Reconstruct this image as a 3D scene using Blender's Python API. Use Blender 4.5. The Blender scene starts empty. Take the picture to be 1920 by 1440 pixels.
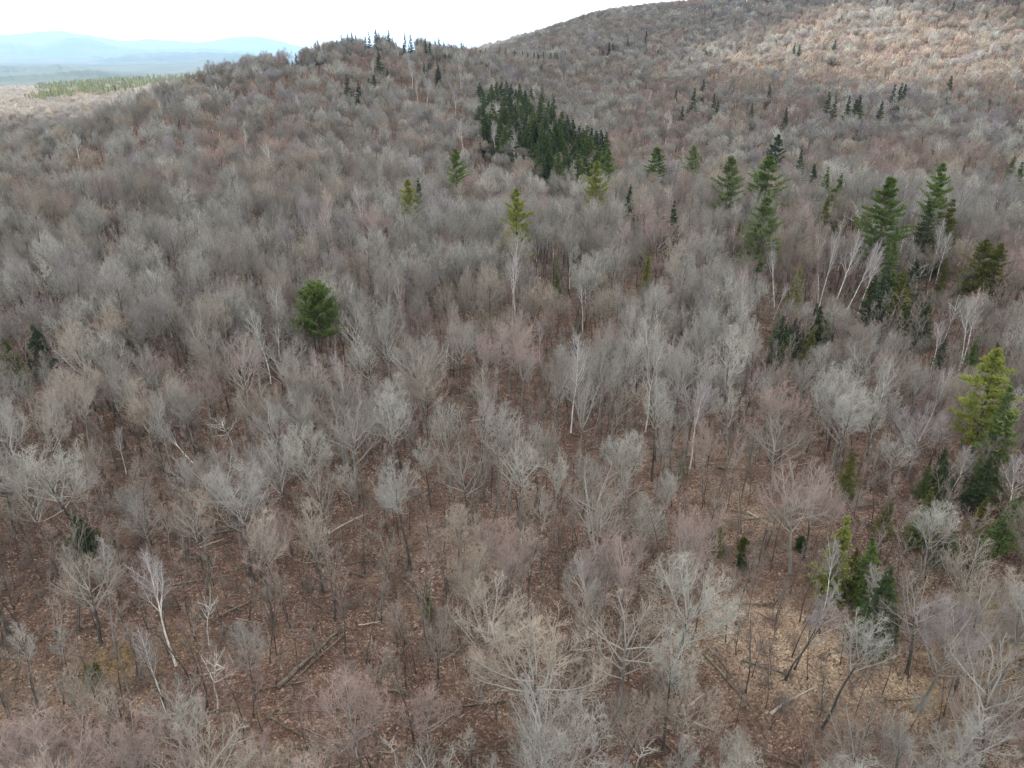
import bpy, math, random
import numpy as np

# ------------------------------------------------------------------ camera, light, exposure
sc = bpy.context.scene
CAM_Z = 55.0
PITCH = math.radians(24.5)
FPX = 1383.0                      # focal length in pixels of a 1920 x 1440 picture
cam_d = bpy.data.cameras.new('camera')
cam = bpy.data.objects.new('camera', cam_d)
sc.collection.objects.link(cam)
cam.location = (0, 0, CAM_Z)
cam.rotation_euler = (math.pi / 2 - PITCH, 0, 0)
cam_d.sensor_width = 36.0
cam_d.lens = 36.0 * FPX / 1920.0
cam_d.clip_start = 0.5
cam_d.clip_end = 90000.0
sc.camera = cam

SUN_ELEV, SUN_AZ = math.radians(50), math.radians(-60)     # azimuth from +Y towards +X
world = bpy.data.worlds.new('World')
sc.world = world
world.use_nodes = True
wn, wl = world.node_tree.nodes, world.node_tree.links
wn.clear()
w_out = wn.new('ShaderNodeOutputWorld')
w_bg = wn.new('ShaderNodeBackground')
sky = wn.new('ShaderNodeTexSky')
sky.sky_type = 'NISHITA'
sky.sun_disc = False
sky.sun_elevation = SUN_ELEV
sky.sun_rotation = SUN_AZ
sky.air_density = 1.0
sky.dust_density = 4.0
sky.ozone_density = 1.0
w_hsv = wn.new('ShaderNodeHueSaturation')       # thin high overcast: the blue is mostly washed out
w_hsv.inputs['Saturation'].default_value = 0.22
w_mix = wn.new('ShaderNodeMix')
w_mix.data_type = 'RGBA'
w_mix.inputs['Factor'].default_value = 0.65
w_mix.inputs['B'].default_value = (12.6, 12.6, 12.5, 1)   # white cloud cover
w_bg.inputs['Strength'].default_value = 0.085
wl.new(sky.outputs['Color'], w_hsv.inputs['Color'])
wl.new(w_hsv.outputs['Color'], w_mix.inputs['A'])
wl.new(w_mix.outputs['Result'], w_bg.inputs['Color'])
wl.new(w_bg.outputs['Background'], w_out.inputs['Surface'])

sun_d = bpy.data.lights.new('sun', 'SUN')
sun_d.energy = 3.3
sun_d.angle = math.radians(5)
sun_d.color = (1.0, 0.95, 0.88)
sun = bpy.data.objects.new('sun', sun_d)
sc.collection.objects.link(sun)
_sd = (math.sin(SUN_AZ) * math.cos(SUN_ELEV), math.cos(SUN_AZ) * math.cos(SUN_ELEV), math.sin(SUN_ELEV))
from mathutils import Vector
sun.rotation_euler = Vector(_sd).to_track_quat('Z', 'Y').to_euler()

sc.view_settings.view_transform = 'Standard'
sc.view_settings.look = 'None'
sc.view_settings.exposure = 2.02
sc.view_settings.gamma = 1.0
sc.view_settings.use_curve_mapping = False
sc.render.engine = 'CYCLES'
sc.cycles.use_denoising = True
sc.cycles.denoiser = 'OPENIMAGEDENOISE'
sc.cycles.denoising_input_passes = 'RGB_ALBEDO_NORMAL'
sc.cycles.denoising_prefilter = 'NONE'
sc.cycles.max_bounces = 5
sc.cycles.diffuse_bounces = 1
sc.cycles.glossy_bounces = 1
sc.cycles.transmission_bounces = 2
sc.cycles.volume_bounces = 0
sc.cycles.use_adaptive_sampling = False

rng = np.random.default_rng(11)
random.seed(5)

# ------------------------------------------------------------------ picture geometry
CP, SP = math.cos(PITCH), math.sin(PITCH)


def ray(px, py):
    x = (np.asarray(px, float) - 960) / FPX
    v = (720 - np.asarray(py, float)) / FPX
    return x, CP + v * SP, -SP + v * CP


def az_tan(px, py):
    x, y, z = ray(px, py)
    return np.arctan2(x, y), z / np.hypot(x, y)


def project(x, y, z):
    x, y, z = np.asarray(x, float), np.asarray(y, float), np.asarray(z, float) - CAM_Z
    w = y * CP - z * SP
    return 960 + FPX * x / w, 720 - FPX * (y * SP + z * CP) / w


# ------------------------------------------------------------------ terrain: smooth surface through measured points
CANOPY = 16.0
_ctl = []          # (az, ln d, z)


def canopy_pt(px, py, d, h=CANOPY):
    a, t = az_tan(px, py)
    _ctl.append((float(a), math.log(d), CAM_Z + d * float(t) - h))


def ground_pt(deg, d, z):
    _ctl.append((math.radians(deg), math.log(d), z))


for deg in (-46, -30, -15, 0, 15, 30, 46):
    ground_pt(deg, 15, 0.5)
    ground_pt(deg, 60, 0)
    ground_pt(deg, 110, 0)
    ground_pt(deg, 170, 0)
# left shoulder of the wooded hill
canopy_pt(0, 420, 215); canopy_pt(0, 330, 290); canopy_pt(0, 285, 350); canopy_pt(0, 262, 420); canopy_pt(-150, 300, 420)
canopy_pt(150, 300, 320); canopy_pt(150, 206, 450)
canopy_pt(300, 330, 255); canopy_pt(300, 220, 370); canopy_pt(300, 147, 500)
canopy_pt(450, 200, 410); canopy_pt(450, 100, 570)
canopy_pt(600, 320, 258); canopy_pt(600, 250, 345); canopy_pt(600, 170, 470); canopy_pt(600, 76, 630); canopy_pt(680, 58, 650)
canopy_pt(740, 200, 440); canopy_pt(740, 130, 560); canopy_pt(750, 62, 668)
canopy_pt(880, 300, 330); canopy_pt(880, 210, 440); canopy_pt(880, 140, 580); canopy_pt(880, 88, 690)
canopy_pt(1000, 270, 370); canopy_pt(1000, 200, 470); canopy_pt(1000, 112, 710)
canopy_pt(1060, 140, 700)
# behind the crest
for px, d, z in ((0, 560, -22), (150, 640, -26), (300, 760, -26), (450, 900, -22), (600, 1000, -4), (750, 1100, 10)):
    _ctl.append((float(az_tan(px, 150)[0]), math.log(d), z))
for px, py, d in ((-60, 250, 900), (0, 215, 1150), (0, 184, 1900), (100, 206, 1150), (140, 182, 1500), (150, 164, 2050), (250, 168, 1700), (270, 155, 2150), (350, 148, 2150), (-100, 185, 2000)):
    canopy_pt(px, py, d, 13.)
# shelf in front of the dip, then the right hand hill
canopy_pt(900, 350, 232); canopy_pt(1300, 352, 228); canopy_pt(1600, 370, 222); canopy_pt(1900, 400, 210)
canopy_pt(1300, 300, 330); canopy_pt(1600, 310, 318); canopy_pt(1900, 320, 312)
canopy_pt(1150, 230, 470); canopy_pt(1150, 150, 680); canopy_pt(1150, 90, 860); canopy_pt(1100, 24, 1200); canopy_pt(960, 78, 1150)
canopy_pt(1300, 230, 470); canopy_pt(1300, 160, 640); canopy_pt(1300, 100, 810); canopy_pt(1300, 50, 980); canopy_pt(1230, 12, 1150)
canopy_pt(1600, 240, 430); canopy_pt(1600, 180, 540); canopy_pt(1600, 110, 690); canopy_pt(1600, 50, 820); canopy_pt(1600, -5, 940)
canopy_pt(1900, 240, 430); canopy_pt(1900, 180, 530); canopy_pt(1900, 110, 670); canopy_pt(1900, 50, 790); canopy_pt(1900, -15, 910)
for px, d, z in ((960, 1500, 60), (1200, 1500, 105), (1600, 1300, 135), (1900, 1300, 150)):
    _ctl.append((float(az_tan(px, 50)[0]), math.log(d), z))
_ctl = np.array(_ctl)
KAZ = 1.6


def _tps_phi(r2):
    return np.where(r2 > 1e-12, 0.5 * r2 * np.log(np.maximum(r2, 1e-12)), 0.0)


def _tps_fit():
    P = np.c_[_ctl[:, 0] * KAZ, _ctl[:, 1]]
    n = len(P)
    A = np.zeros((n + 3, n + 3))
    D = ((P[:, None] - P[None]) ** 2).sum(-1)
    A[:n, :n] = _tps_phi(D) + 0.004 * np.eye(n)
    A[:n, n] = 1
    A[:n, n + 1:] = P
    A[n:, :n] = A[:n, n:].T
    b = np.zeros(n + 3)
    b[:n] = _ctl[:, 2]
    return P, np.linalg.solve(A, b)


_TP, _TW = _tps_fit()


def smooth(e0, e1, x):
    t = np.clip((x - e0) / (e1 - e0), 0, 1)
    return t * t * (3 - 2 * t)


def value_noise(x, y, seed=0):
    xi, yi = np.floor(x).astype(np.int64), np.floor(y).astype(np.int64)
    fx, fy = x - xi, y - yi
    fx, fy = fx * fx * (3 - 2 * fx), fy * fy * (3 - 2 * fy)

    def h(a, b):
        n = (a * 374761393 + b * 668265263 + seed * 1442695041) & 0xFFFFFFFF
        n = ((n ^ (n >> 13)) * 1274126177) & 0xFFFFFFFF
        return ((n ^ (n >> 16)) & 0xFFFF) / 65535.0
    return (h(xi, yi) * (1 - fx) + h(xi + 1, yi) * fx) * (1 - fy) + (h(xi, yi + 1) * (1 - fx) + h(xi + 1, yi + 1) * fx) * fy


def ground_z(x, y):
    x, y = np.asarray(x, float), np.asarray(y, float)
    shp = np.broadcast(x, y).shape
    x, y = np.broadcast_to(x, shp).ravel(), np.broadcast_to(y, shp).ravel()
    d = np.maximum(np.hypot(x, y), 1.0)
    a = np.arctan2(x, y)
    ac = np.clip(a, -0.72, 0.72)
    dc = np.clip(d, 20, 2200)
    Q = np.c_[ac * KAZ, np.log(dc)]
    z = np.empty(len(d))
    for i in range(0, len(d), 20000):
        q = Q[i:i + 20000]
        r2 = ((q[:, None] - _TP[None]) ** 2).sum(-1)
        z[i:i + 20000] = _tps_phi(r2) @ _TW[:-3] + _TW[-3] + q @ _TW[-2:]
    # far out everything settles on the low country; behind the camera it levels off
    far = smooth(2250, 3600, d)
    z = z * (1 - far) - 75 * far
    side = smooth(0.8, 1.6, np.abs(a)) * smooth(20, 200, d)
    z = z * (1 - side)
    # gentle rolls and hummocks
    z = z + (value_noise(x / 37, y / 37, 3) - .5) * 3.0 * smooth(30, 90, d) + (value_noise(x / 11, y / 11, 4) - .5) * 0.9
    z = z + (value_noise(x / 2.7, y / 2.7, 5) - .5) * 0.28
    z = z + (value_noise(x / 160, y / 160, 6) - .5) * 12 * smooth(500, 1200, d)
    z = z + (value_noise(x / 900, y / 900, 8) - .5) * 40 * smooth(2500, 6000, d)
    return z.reshape(shp)


def at(px, py):
    """ground point seen at a pixel of the photograph"""
    x, y, z = ray(px, py)
    t = np.geomspace(30, 2500, 900)
    zz = CAM_Z + t * z - ground_z(t * x, t * y)
    k = int(np.argmax(zz < 0)) if (zz < 0).any() else len(t) - 1
    lo, hi = t[max(k - 1, 0)], t[k]
    for _ in range(18):
        m = .5 * (lo + hi)
        if CAM_Z + m * z - float(ground_z(m * x, m * y)) < 0:
            hi = m
        else:
            lo = m
    return float(hi * x), float(hi * y), float(ground_z(hi * x, hi * y))


# ------------------------------------------------------------------ object helpers
def new_mesh(name, verts, faces, mats=(), attrs=None):
    me = bpy.data.meshes.new(name)
    v = np.asarray(verts, np.float32)
    f = np.asarray(faces, np.int32)
    me.vertices.add(len(v))
    me.vertices.foreach_set('co', v.ravel())
    k = f.shape[1]
    me.loops.add(f.size)
    me.loops.foreach_set('vertex_index', f.ravel())
    me.polygons.add(len(f))
    me.polygons.foreach_set('loop_start', np.arange(0, f.size, k, dtype=np.int32))
    for n, arr in (attrs or {}).items():
        at_ = me.attributes.new(n, 'FLOAT', 'POINT')
        at_.data.foreach_set('value', np.asarray(arr, np.float32))
    for m in mats:
        me.materials.append(m)
    me.update(calc_edges=True)
    me.validate()
    return me


def link(name, data, parent=None, color=None, loc=None):
    o = bpy.data.objects.new(name, data)
    sc.collection.objects.link(o)
    if parent:
        o.parent = parent
    if color is not None:
        o.color = color
    if loc is not None:
        o.location = loc
    return o


THINGS = []


def thing(name, cat, group, loc, rot=(0, 0, 0), scale=1.0, label=None, **info):
    o = link(name, None, loc=loc)
    o.rotation_euler = rot
    o.scale = scale if isinstance(scale, (tuple, list)) else (scale,) * 3
    o.empty_display_size = 0.3
    o['category'] = cat
    if group:
        o['group'] = group
    if label:
        o['label'] = label
    info.update(o=o, label=label, loc=loc, name=name)
    THINGS.append(info)
    return o


# ------------------------------------------------------------------ materials
def material(name, rough=0.9, spec=0.15):
    m = bpy.data.materials.new(name)
    m.use_nodes = True
    b = m.node_tree.nodes['Principled BSDF']
    b.inputs['Roughness'].default_value = rough
    b.inputs['Specular IOR Level'].default_value = spec
    return m, m.node_tree.nodes, m.node_tree.links, b


def attr(n, name, kind='GEOMETRY'):
    a = n.new('ShaderNodeAttribute')
    a.attribute_type = kind
    a.attribute_name = name
    return a


def mix(n, l, fac, a, b, blend='MIX'):
    m = n.new('ShaderNodeMix')
    m.data_type = 'RGBA'
    m.blend_type = blend
    for key, v in (('Factor', fac), ('A', a), ('B', b)):
        s = m.inputs[key]
        if hasattr(v, 'type') and hasattr(v, 'links'):
            l.new(v, s)
        elif isinstance(v, (tuple, list)):
            s.default_value = (*v[:3], 1)
        else:
            s.default_value = v
    return m.outputs['Result']


def noise(n, l, scale, detail=4, rough=.6, vec=None, out='Fac'):
    t = n.new('ShaderNodeTexNoise')
    t.inputs['Scale'].default_value = scale
    t.inputs['Detail'].default_value = detail
    t.inputs['Roughness'].default_value = rough
    if vec is not None:
        l.new(vec, t.inputs['Vector'])
    return t.outputs[out]


def ramp(n, l, src, stops):
    r = n.new('ShaderNodeValToRGB')
    e = r.color_ramp.elements
    while len(e) < len(stops):
        e.new(.5)
    for k, (p, c) in zip(e, stops):
        k.position = p
        k.color = (*c[:3], 1) if isinstance(c, (tuple, list)) else (c, c, c, 1)
    l.new(src, r.inputs['Fac'])
    return r.outputs['Color']


def twig_material(name, limb, instanced):
    """crown wood: limb grey on thick wood, the tree's own twig colour on thin wood"""
    m, n, l, b = material(name, .85, .2)
    lev, var = attr(n, 'lev'), attr(n, 'var')
    if instanced:
        tint = attr(n, 'tint', 'INSTANCER').outputs['Color']
    else:
        tint = n.new('ShaderNodeObjectInfo').outputs['Color']
    c = mix(n, l, ramp(n, l, lev.outputs['Fac'], ((.3, 0), (.95, 1))), limb, tint)
    c2 = mix(n, l, ramp(n, l, var.outputs['Fac'], ((0, (.62, .6, .58)), (.5, (1, 1, 1)), (1, (1.28, 1.3, 1.32)))), (0, 0, 0), c, 'MIX')
    mm = n.new('ShaderNodeMix'); mm.data_type = 'RGBA'; mm.blend_type = 'MULTIPLY'
    mm.inputs['Factor'].default_value = 1
    l.new(c, mm.inputs['A'])
    l.new(ramp(n, l, var.outputs['Fac'], ((0, (.66, .64, .62)), (.5, (.95, .95, .95)), (1, (1, 1, 1)))), mm.inputs['B'])
    l.new(mm.outputs['Result'], b.inputs['Base Color'])
    return m


def bark_material(name, dark, light, scale=3.0, bias=.5):
    m, n, l, b = material(name, .92, .15)
    geo = n.new('ShaderNodeTexCoord')
    mp = n.new('ShaderNodeMapping')
    mp.inputs['Scale'].default_value = (1, 1, .22)
    l.new(geo.outputs['Object'], mp.inputs['Vector'])
    f = noise(n, l, scale, 5, .65, mp.outputs['Vector'])
    g = noise(n, l, scale * .35, 3, .6, geo.outputs['Object'])
    c = mix(n, l, ramp(n, l, f, ((bias - .16, 0), (bias + .16, 1))), dark, light)
    c = mix(n, l, ramp(n, l, g, ((.5, 0), (.68, .55))), c, (.17, .19, .15))     # grey-green lichen patches
    l.new(c, b.inputs['Base Color'])
    return m


M_TWIG = twig_material('bare twigs', (.29, .28, .255), False)
M_TWIG_FAR = twig_material('bare twigs of the wider forest', (.17, .16, .14), True)  # limbs coloured darker to put shade inside the far crowns
M_BIRCH_TWIG = twig_material('birch twigs', (.52, .50, .46), False)
M_BIRCH_TWIG_FAR = twig_material('birch twigs of the wider forest', (.55, .53, .5), True)
M_BARK = bark_material('dark hardwood bark', (.035, .029, .025), (.10, .088, .078), bias=.5)
M_BARK_PALE = bark_material('pale grey bark', (.09, .082, .072), (.24, .23, .21), bias=.47)
M_BIRCH = bark_material('white birch bark', (.045, .04, .036), (.68, .66, .62), scale=2.2, bias=.36)
M_DEADWOOD = bark_material('bleached dead wood', (.22, .20, .18), (.56, .54, .5), bias=.4)
M_LOG = bark_material('rotting log bark', (.045, .034, .027), (.15, .12, .095), bias=.48)
M_LOG_PALE = bark_material('barkless pale log', (.16, .125, .10), (.36, .31, .26), bias=.4)


def needle_material(name, instanced):
    m, n, l, b = material(name, .7, .2)
    var = attr(n, 'var')
    tint = attr(n, 'tint', 'INSTANCER').outputs['Color'] if instanced else n.new('ShaderNodeObjectInfo').outputs['Color']
    mm = n.new('ShaderNodeMix'); mm.data_type = 'RGBA'; mm.blend_type = 'MULTIPLY'
    mm.inputs['Factor'].default_value = 1
    l.new(tint, mm.inputs['A'])
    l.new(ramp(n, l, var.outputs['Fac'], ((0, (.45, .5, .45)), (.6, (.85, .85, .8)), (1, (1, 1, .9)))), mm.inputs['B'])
    l.new(mm.outputs['Result'], b.inputs['Base Color'])
    tr = n.new('ShaderNodeBsdfTranslucent')
    l.new(mm.outputs['Result'], tr.inputs['Color'])
    ms = n.new('ShaderNodeMixShader')
    ms.inputs['Fac'].default_value = .3
    l.new(b.outputs['BSDF'], ms.inputs[1])
    l.new(tr.outputs['BSDF'], ms.inputs[2])
    l.new(ms.outputs['Shader'], n['Material Output'].inputs['Surface'])
    return m


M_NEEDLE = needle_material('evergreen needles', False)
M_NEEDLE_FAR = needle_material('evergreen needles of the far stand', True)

# ground: leaf litter
M_GROUND, n, l, b = material('leaf litter ground', .95, .1)
tc = n.new('ShaderNodeTexCoord').outputs['Object']
vor = n.new('ShaderNodeTexVoronoi')
vor.inputs['Scale'].default_value = 5.5
l.new(tc, vor.inputs['Vector'])
sep = n.new('ShaderNodeSeparateColor')
l.new(vor.outputs['Color'], sep.inputs['Color'])
leaf = ramp(n, l, sep.outputs['Red'], ((0, (.040, .025, .020)), (.4, (.090, .057, .045)), (.72, (.145, .097, .075)), (.9, (.22, .16, .12)), (1, (.34, .27, .20))))
big = noise(n, l, .05, 5, .6, tc)
med = noise(n, l, .35, 5, .65, tc)
c = mix(n, l, ramp(n, l, med, ((.42, 0), (.66, .75))), leaf, (.055, .036, .028), 'MIX')
dry_sunlit = ramp(n, l, sep.outputs['Green'], ((0, (.20, .14, .09)), (.5, (.32, .245, .165)), (1, (.5, .42, .31))))
dry_sunlit_attr = attr(n, 'dry_sunlit')
c = mix(n, l, dry_sunlit_attr.outputs['Fac'], c, dry_sunlit)  # pale leaf colour, also used to paint sunlight into the clearing
moss = attr(n, 'moss')
c = mix(n, l, moss.outputs['Fac'], c, (.17, .125, .045))
c = mix(n, l, ramp(n, l, big, ((.45, 0), (.7, .35))), c, (.16, .095, .075))
patch = noise(n, l, .13, 4, .6, tc)
c = mix(n, l, ramp(n, l, patch, ((.5, 0), (.68, .4))), c, (.19, .135, .098))
c = mix(n, l, ramp(n, l, patch, ((.3, .6), (.44, 0))), c, (.05, .036, .03))
far_c = attr(n, 'far')
c = mix(n, l, far_c.outputs['Fac'], c, ramp(n, l, noise(n, l, .003, 6, .7, tc), ((.35, (.022, .035, .028)), (.5, (.035, .045, .034)), (.65, (.06, .06, .045)))))
l.new(c, b.inputs['Base Color'])
bump = n.new('ShaderNodeBump')
bump.inputs['Strength'].default_value = .5
bump.inputs['Distance'].default_value = .12
l.new(vor.outputs['Distance'], bump.inputs['Height'])
l.new(bump.outputs['Normal'], b.inputs['Normal'])

# ------------------------------------------------------------------ ground sheet to the horizon
NA, ND = 640, 420
az = np.concatenate([np.linspace(-.9, .9, 520), np.linspace(.9, 2 * math.pi - .9, NA - 520 + 2)[1:-1]])
dd = np.concatenate([[2], np.geomspace(8, 30000, ND - 1)])
A, D = np.meshgrid(az, dd, indexing='ij')
X, Y = D * np.sin(A), D * np.cos(A)
Z = ground_z(X, Y)
V = np.c_[X.ravel(), Y.ravel(), Z.ravel()]
i, j = np.meshgrid(np.arange(NA), np.arange(ND - 1), indexing='ij')
i2 = (i + 1) % NA
F = np.c_[(i * ND + j).ravel(), (i * ND + j + 1).ravel(), (i2 * ND + j + 1).ravel(), (i2 * ND + j).ravel()]
xx, yy = V[:, 0], V[:, 1]


def spot(px, py, r):
    p = at(px, py)
    return np.exp(-(((xx - p[0]) ** 2 + (yy - p[1]) ** 2) / (r * r)))


dry_sunlit = np.zeros(len(V))  # pale leaf spots; those in the lower right clearing are painted sunlight
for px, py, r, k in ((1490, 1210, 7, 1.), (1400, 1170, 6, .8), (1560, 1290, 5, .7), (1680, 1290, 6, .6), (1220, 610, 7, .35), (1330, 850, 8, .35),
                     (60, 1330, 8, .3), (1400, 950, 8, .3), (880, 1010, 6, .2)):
    dry_sunlit = np.maximum(dry_sunlit, k * spot(px, py, r))
dry_sunlit *= .45 + 1.1 * value_noise(xx / 1.6, yy / 1.6, 21)
moss = np.zeros(len(V))
for px, py, r, k in ((1860, 1180, 6, .8), (1840, 1250, 4, .7), (210, 1240, 2.5, .6), (330, 1200, 2, .5), (1280, 480, 6, .4), (1760, 1330, 4, .4)):
    moss = np.maximum(moss, k * spot(px, py, r))
moss *= .3 + 1.2 * value_noise(xx / 1.1, yy / 1.1, 22)
gm = new_mesh('ground', V, F, [M_GROUND], {'dry_sunlit': np.clip(dry_sunlit, 0, 1), 'moss': np.clip(moss, 0, 1), 'far': smooth(2000, 2600, np.hypot(xx, yy))})
ground = link('ground', gm)
ground['kind'] = 'structure'

# ------------------------------------------------------------------ far blue ridges
M_RIDGE, n, l, b = material('wooded far ridges', .95, .05)
tc = n.new('ShaderNodeTexCoord').outputs['Object']
l.new(ramp(n, l, noise(n, l, .0016, 7, .7, tc), ((.38, (.022, .035, .028)), (.5, (.035, .045, .034)), (.62, (.055, .058, .045)))), b.inputs['Base Color'])


def ridge(name, d, depth, pts, rough, seed):
    px = np.array([p[0] for p in pts], float)
    py = np.array([p[1] for p in pts], float)
    cols = np.linspace(px[0], px[-1], 220)
    rows = np.interp(cols, px, py)
    ker = np.hanning(15); ker /= ker.sum()
    rows = np.convolve(np.pad(rows, 7, mode='edge'), ker, 'valid')
    a, t = az_tan(cols, rows)
    top = CAM_Z + d * t + (value_noise(cols / 9., cols * 0 + seed, seed) - .5) * rough + (value_noise(cols / 2.6, cols * 0 + seed, seed + 9) - .5) * rough * .35
    base = -90.0
    u = np.linspace(-1, 1, 25)
    prof = np.cos(u * math.pi / 2) ** 1.4
    dist = d + u * depth
    VV = []
    for k in range(len(cols)):
        wob = (value_noise(np.full(25, cols[k] / 14.), u * 4, seed + 3) - .5) * 0.22 * (1 - np.abs(prof - .0) * prof)
        z = base + (top[k] - base) * np.clip(prof + wob * (prof < .97), 0, 1)
        VV.append(np.c_[dist * math.sin(a[k]), dist * math.cos(a[k]), z])
    VV = np.concatenate(VV)
    i, j = np.meshgrid(np.arange(len(cols) - 1), np.arange(24), indexing='ij')
    FF = np.c_[(i * 25 + j).ravel(), ((i + 1) * 25 + j).ravel(), ((i + 1) * 25 + j + 1).ravel(), (i * 25 + j + 1).ravel()]
    me = new_mesh(name, VV, FF, [M_RIDGE])
    me.polygons.foreach_set('use_smooth', np.ones(len(FF), bool))
    o = link(name, me)
    o['kind'] = 'structure'
    return o


ridge('mountains', 24000, 5000, [(-500, 74), (-200, 60), (0, 67), (90, 57), (130, 60), (165, 66), (205, 73), (240, 78), (262, 73), (330, 76), (375, 80), (410, 74), (440, 69), (490, 69), (530, 78), (580, 92), (640, 110), (700, 150)], 30, 1)
ridge('mountains', 16500, 3200, [(-500, 92), (-250, 78), (-80, 80), (20, 78), (50, 84), (80, 88), (100, 78), (140, 68), (180, 76), (215, 86), (260, 92), (330, 92), (400, 90), (470, 96), (560, 112), (640, 140)], 30, 2)
ridge('hills', 10500, 2000, [(-400, 150), (-100, 140), (90, 130), (140, 115), (200, 110), (235, 103), (300, 99), (400, 98), (470, 101), (540, 120), (600, 150)], 18, 3)
ridge('hills', 6200, 1300, [(-400, 120), (-200, 128), (0, 126), (60, 126), (110, 123), (160, 128), (230, 134), (320, 142), (420, 155)], 14, 4)
ridge('hills', 4300, 900, [(-400, 150), (-100, 146), (60, 142), (120, 136), (170, 131), (230, 138), (300, 150), (380, 165)], 10, 5)

# ------------------------------------------------------------------ broken cloud deck overhead, whose gaps let the sun through
M_CLOUD, n, l, b = material('cloud', 1., 0.)
b.inputs['Base Color'].default_value = (.92, .92, .92, 1)
tr = n.new('ShaderNodeBsdfTranslucent')
tr.inputs['Color'].default_value = (.95, .95, .95, 1)
ms = n.new('ShaderNodeMixShader')
ms.inputs['Fac'].default_value = .62
l.new(b.outputs['BSDF'], ms.inputs[1]); l.new(tr.outputs['BSDF'], ms.inputs[2])
l.new(ms.outputs['Shader'], n['Material Output'].inputs['Surface'])
CL_ALT = 900.


def cloud():
    st = 11.
    gx, gy = np.meshgrid(np.arange(-1150, 1500, st), np.arange(-330, 1500, st), indexing='ij')
    fx, fy = gx + 45 * (value_noise(gx / 130, gy / 130, 71) - .5), gy + 45 * (value_noise(gx / 130, gy / 130, 72) - .5)
    T = np.full(gx.shape, 1.)
    # edges of the bank
    T -= smooth(900, 1250, fx) + smooth(1050, 1400, fy) + smooth(-850, -1100, fx) + smooth(-150, -300, fy)
    for p, ra, rb, k in [(at(q[0], q[1]), *q[2:]) for q in GAPS] + [(q[:2], *q[2:]) for q in GAP_XY]:
        q = ((fx - p[0]) / ra) ** 2 + ((fy - p[1]) / rb) ** 2
        T -= k * np.exp(-q ** 1.5)
    T += .55 * (value_noise(gx / 60, gy / 60, 73) - .5) + .3 * (value_noise(gx / 25, gy / 25, 74) - .5)
    full = T > .18
    up = 90 * np.sqrt(np.clip(T - .18, 0, None)) * (.6 + .8 * value_noise(gx / 90, gy / 90, 75))
    off = (CL_ALT - 30) / math.tan(SUN_ELEV)
    cx, cy = gx + off * math.sin(SUN_AZ), gy + off * math.cos(SUN_AZ)
    idx = -np.ones(gx.shape, int)
    idx[full] = np.arange(full.sum())
    nv = int(full.sum())
    top = np.c_[cx[full], cy[full], CL_ALT + up[full] + 2]
    bot = np.c_[cx[full], cy[full], CL_ALT - .3 * up[full] - 2]
    a, b_, c_, d_ = idx[:-1, :-1], idx[1:, :-1], idx[1:, 1:], idx[:-1, 1:]
    k = (a >= 0) & (b_ >= 0) & (c_ >= 0) & (d_ >= 0)
    q = np.stack([a[k], b_[k], c_[k], d_[k]], -1)
    # sides close the body along its rim
    e = np.concatenate([q[:, [0, 1]], q[:, [1, 2]], q[:, [2, 3]], q[:, [3, 0]]])
    key = np.sort(e, 1)
    code = key[:, 0] * 1000000 + key[:, 1]
    _, inv, cntk = np.unique(code, return_inverse=True, return_counts=True)
    rim = e[cntk[inv] == 1]
    F_ = np.concatenate([q, q[:, ::-1] + nv, np.c_[rim[:, 1], rim[:, 0], rim[:, 0] + nv, rim[:, 1] + nv]])
    me = new_mesh('clouds', np.r_[top, bot], F_, [M_CLOUD])
    o = link('clouds', me)
    o['kind'] = 'stuff'


GAPS = [(1700, 95, 200, 140, 1.1), (1850, 140, 120, 100, .7), (1420, 100, 130, 95, .55), (1500, 1205, 17, 17, 1.6)]
GAP_XY = [(-660, 1150, 400, 380, .95), (-1000, 1500, 500, 500, 1.2)]
cloud()

# ------------------------------------------------------------------ bare tree builder (vectorised branch growth)
def norm(v):
    return v / np.maximum(np.linalg.norm(v, axis=-1, keepdims=True), 1e-9)


def polylines(base, dirs, length, K, up, wob, r):
    """(n,K+1,3) polylines from base points, bending upwards by up and wandering by wob"""
    nn = len(base)
    P = np.empty((nn, K + 1, 3))
    P[:, 0] = base
    d = norm(dirs)
    upv = np.array([0, 0, 1.])
    for k in range(K):
        d = norm(d + upv * up / K + r.normal(0, wob, (nn, 3)))
        P[:, k + 1] = P[:, k] + d * (length / K)[:, None]
    return P


def sample(P, t):
    """point and tangent of polylines P (n,K+1,3) at t (n,m)"""
    K = P.shape[1] - 1
    s = np.clip(t * K, 0, K - 1e-6)
    k = s.astype(int)
    f = (s - k)[..., None]
    rows = np.arange(len(P))[:, None]
    a, c = P[rows, k], P[rows, k + 1]
    return a * (1 - f) + c * f, norm(c - a)


def children(P, L, R, m, t0, t1, ang, lenf, r, shape, rfac, flat=0.0):
    nn = len(P)
    t = t0 + (t1 - t0) * (np.arange(m)[None] + r.uniform(0, 1, (nn, m))) / m
    p, tan = sample(P, t)
    ref = np.where(np.abs(tan[..., 2:3]) < .9, np.array([0, 0, 1.]), np.array([1., 0, 0]))
    e1 = norm(np.cross(tan, ref))
    e2 = np.cross(tan, e1)
    ph = r.uniform(0, 6.28, (nn, 1)) + np.arange(m)[None] * 2.4 + r.normal(0, .35, (nn, m))
    th = np.radians(ang) * r.uniform(.75, 1.25, (nn, m))
    side = e1 * np.cos(ph)[..., None] + e2 * np.sin(ph)[..., None]
    side[..., 2] *= (1 - flat)
    d = tan * np.cos(th)[..., None] + side * np.sin(th)[..., None]
    ln = L[:, None] * lenf * shape(t) * r.uniform(.7, 1.25, (nn, m))
    rr = np.minimum(R[:, None] * rfac * r.uniform(.8, 1.15, (nn, m)), R[:, None] * .8)
    return p.reshape(-1, 3), d.reshape(-1, 3), ln.ravel(), rr.ravel()


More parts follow.
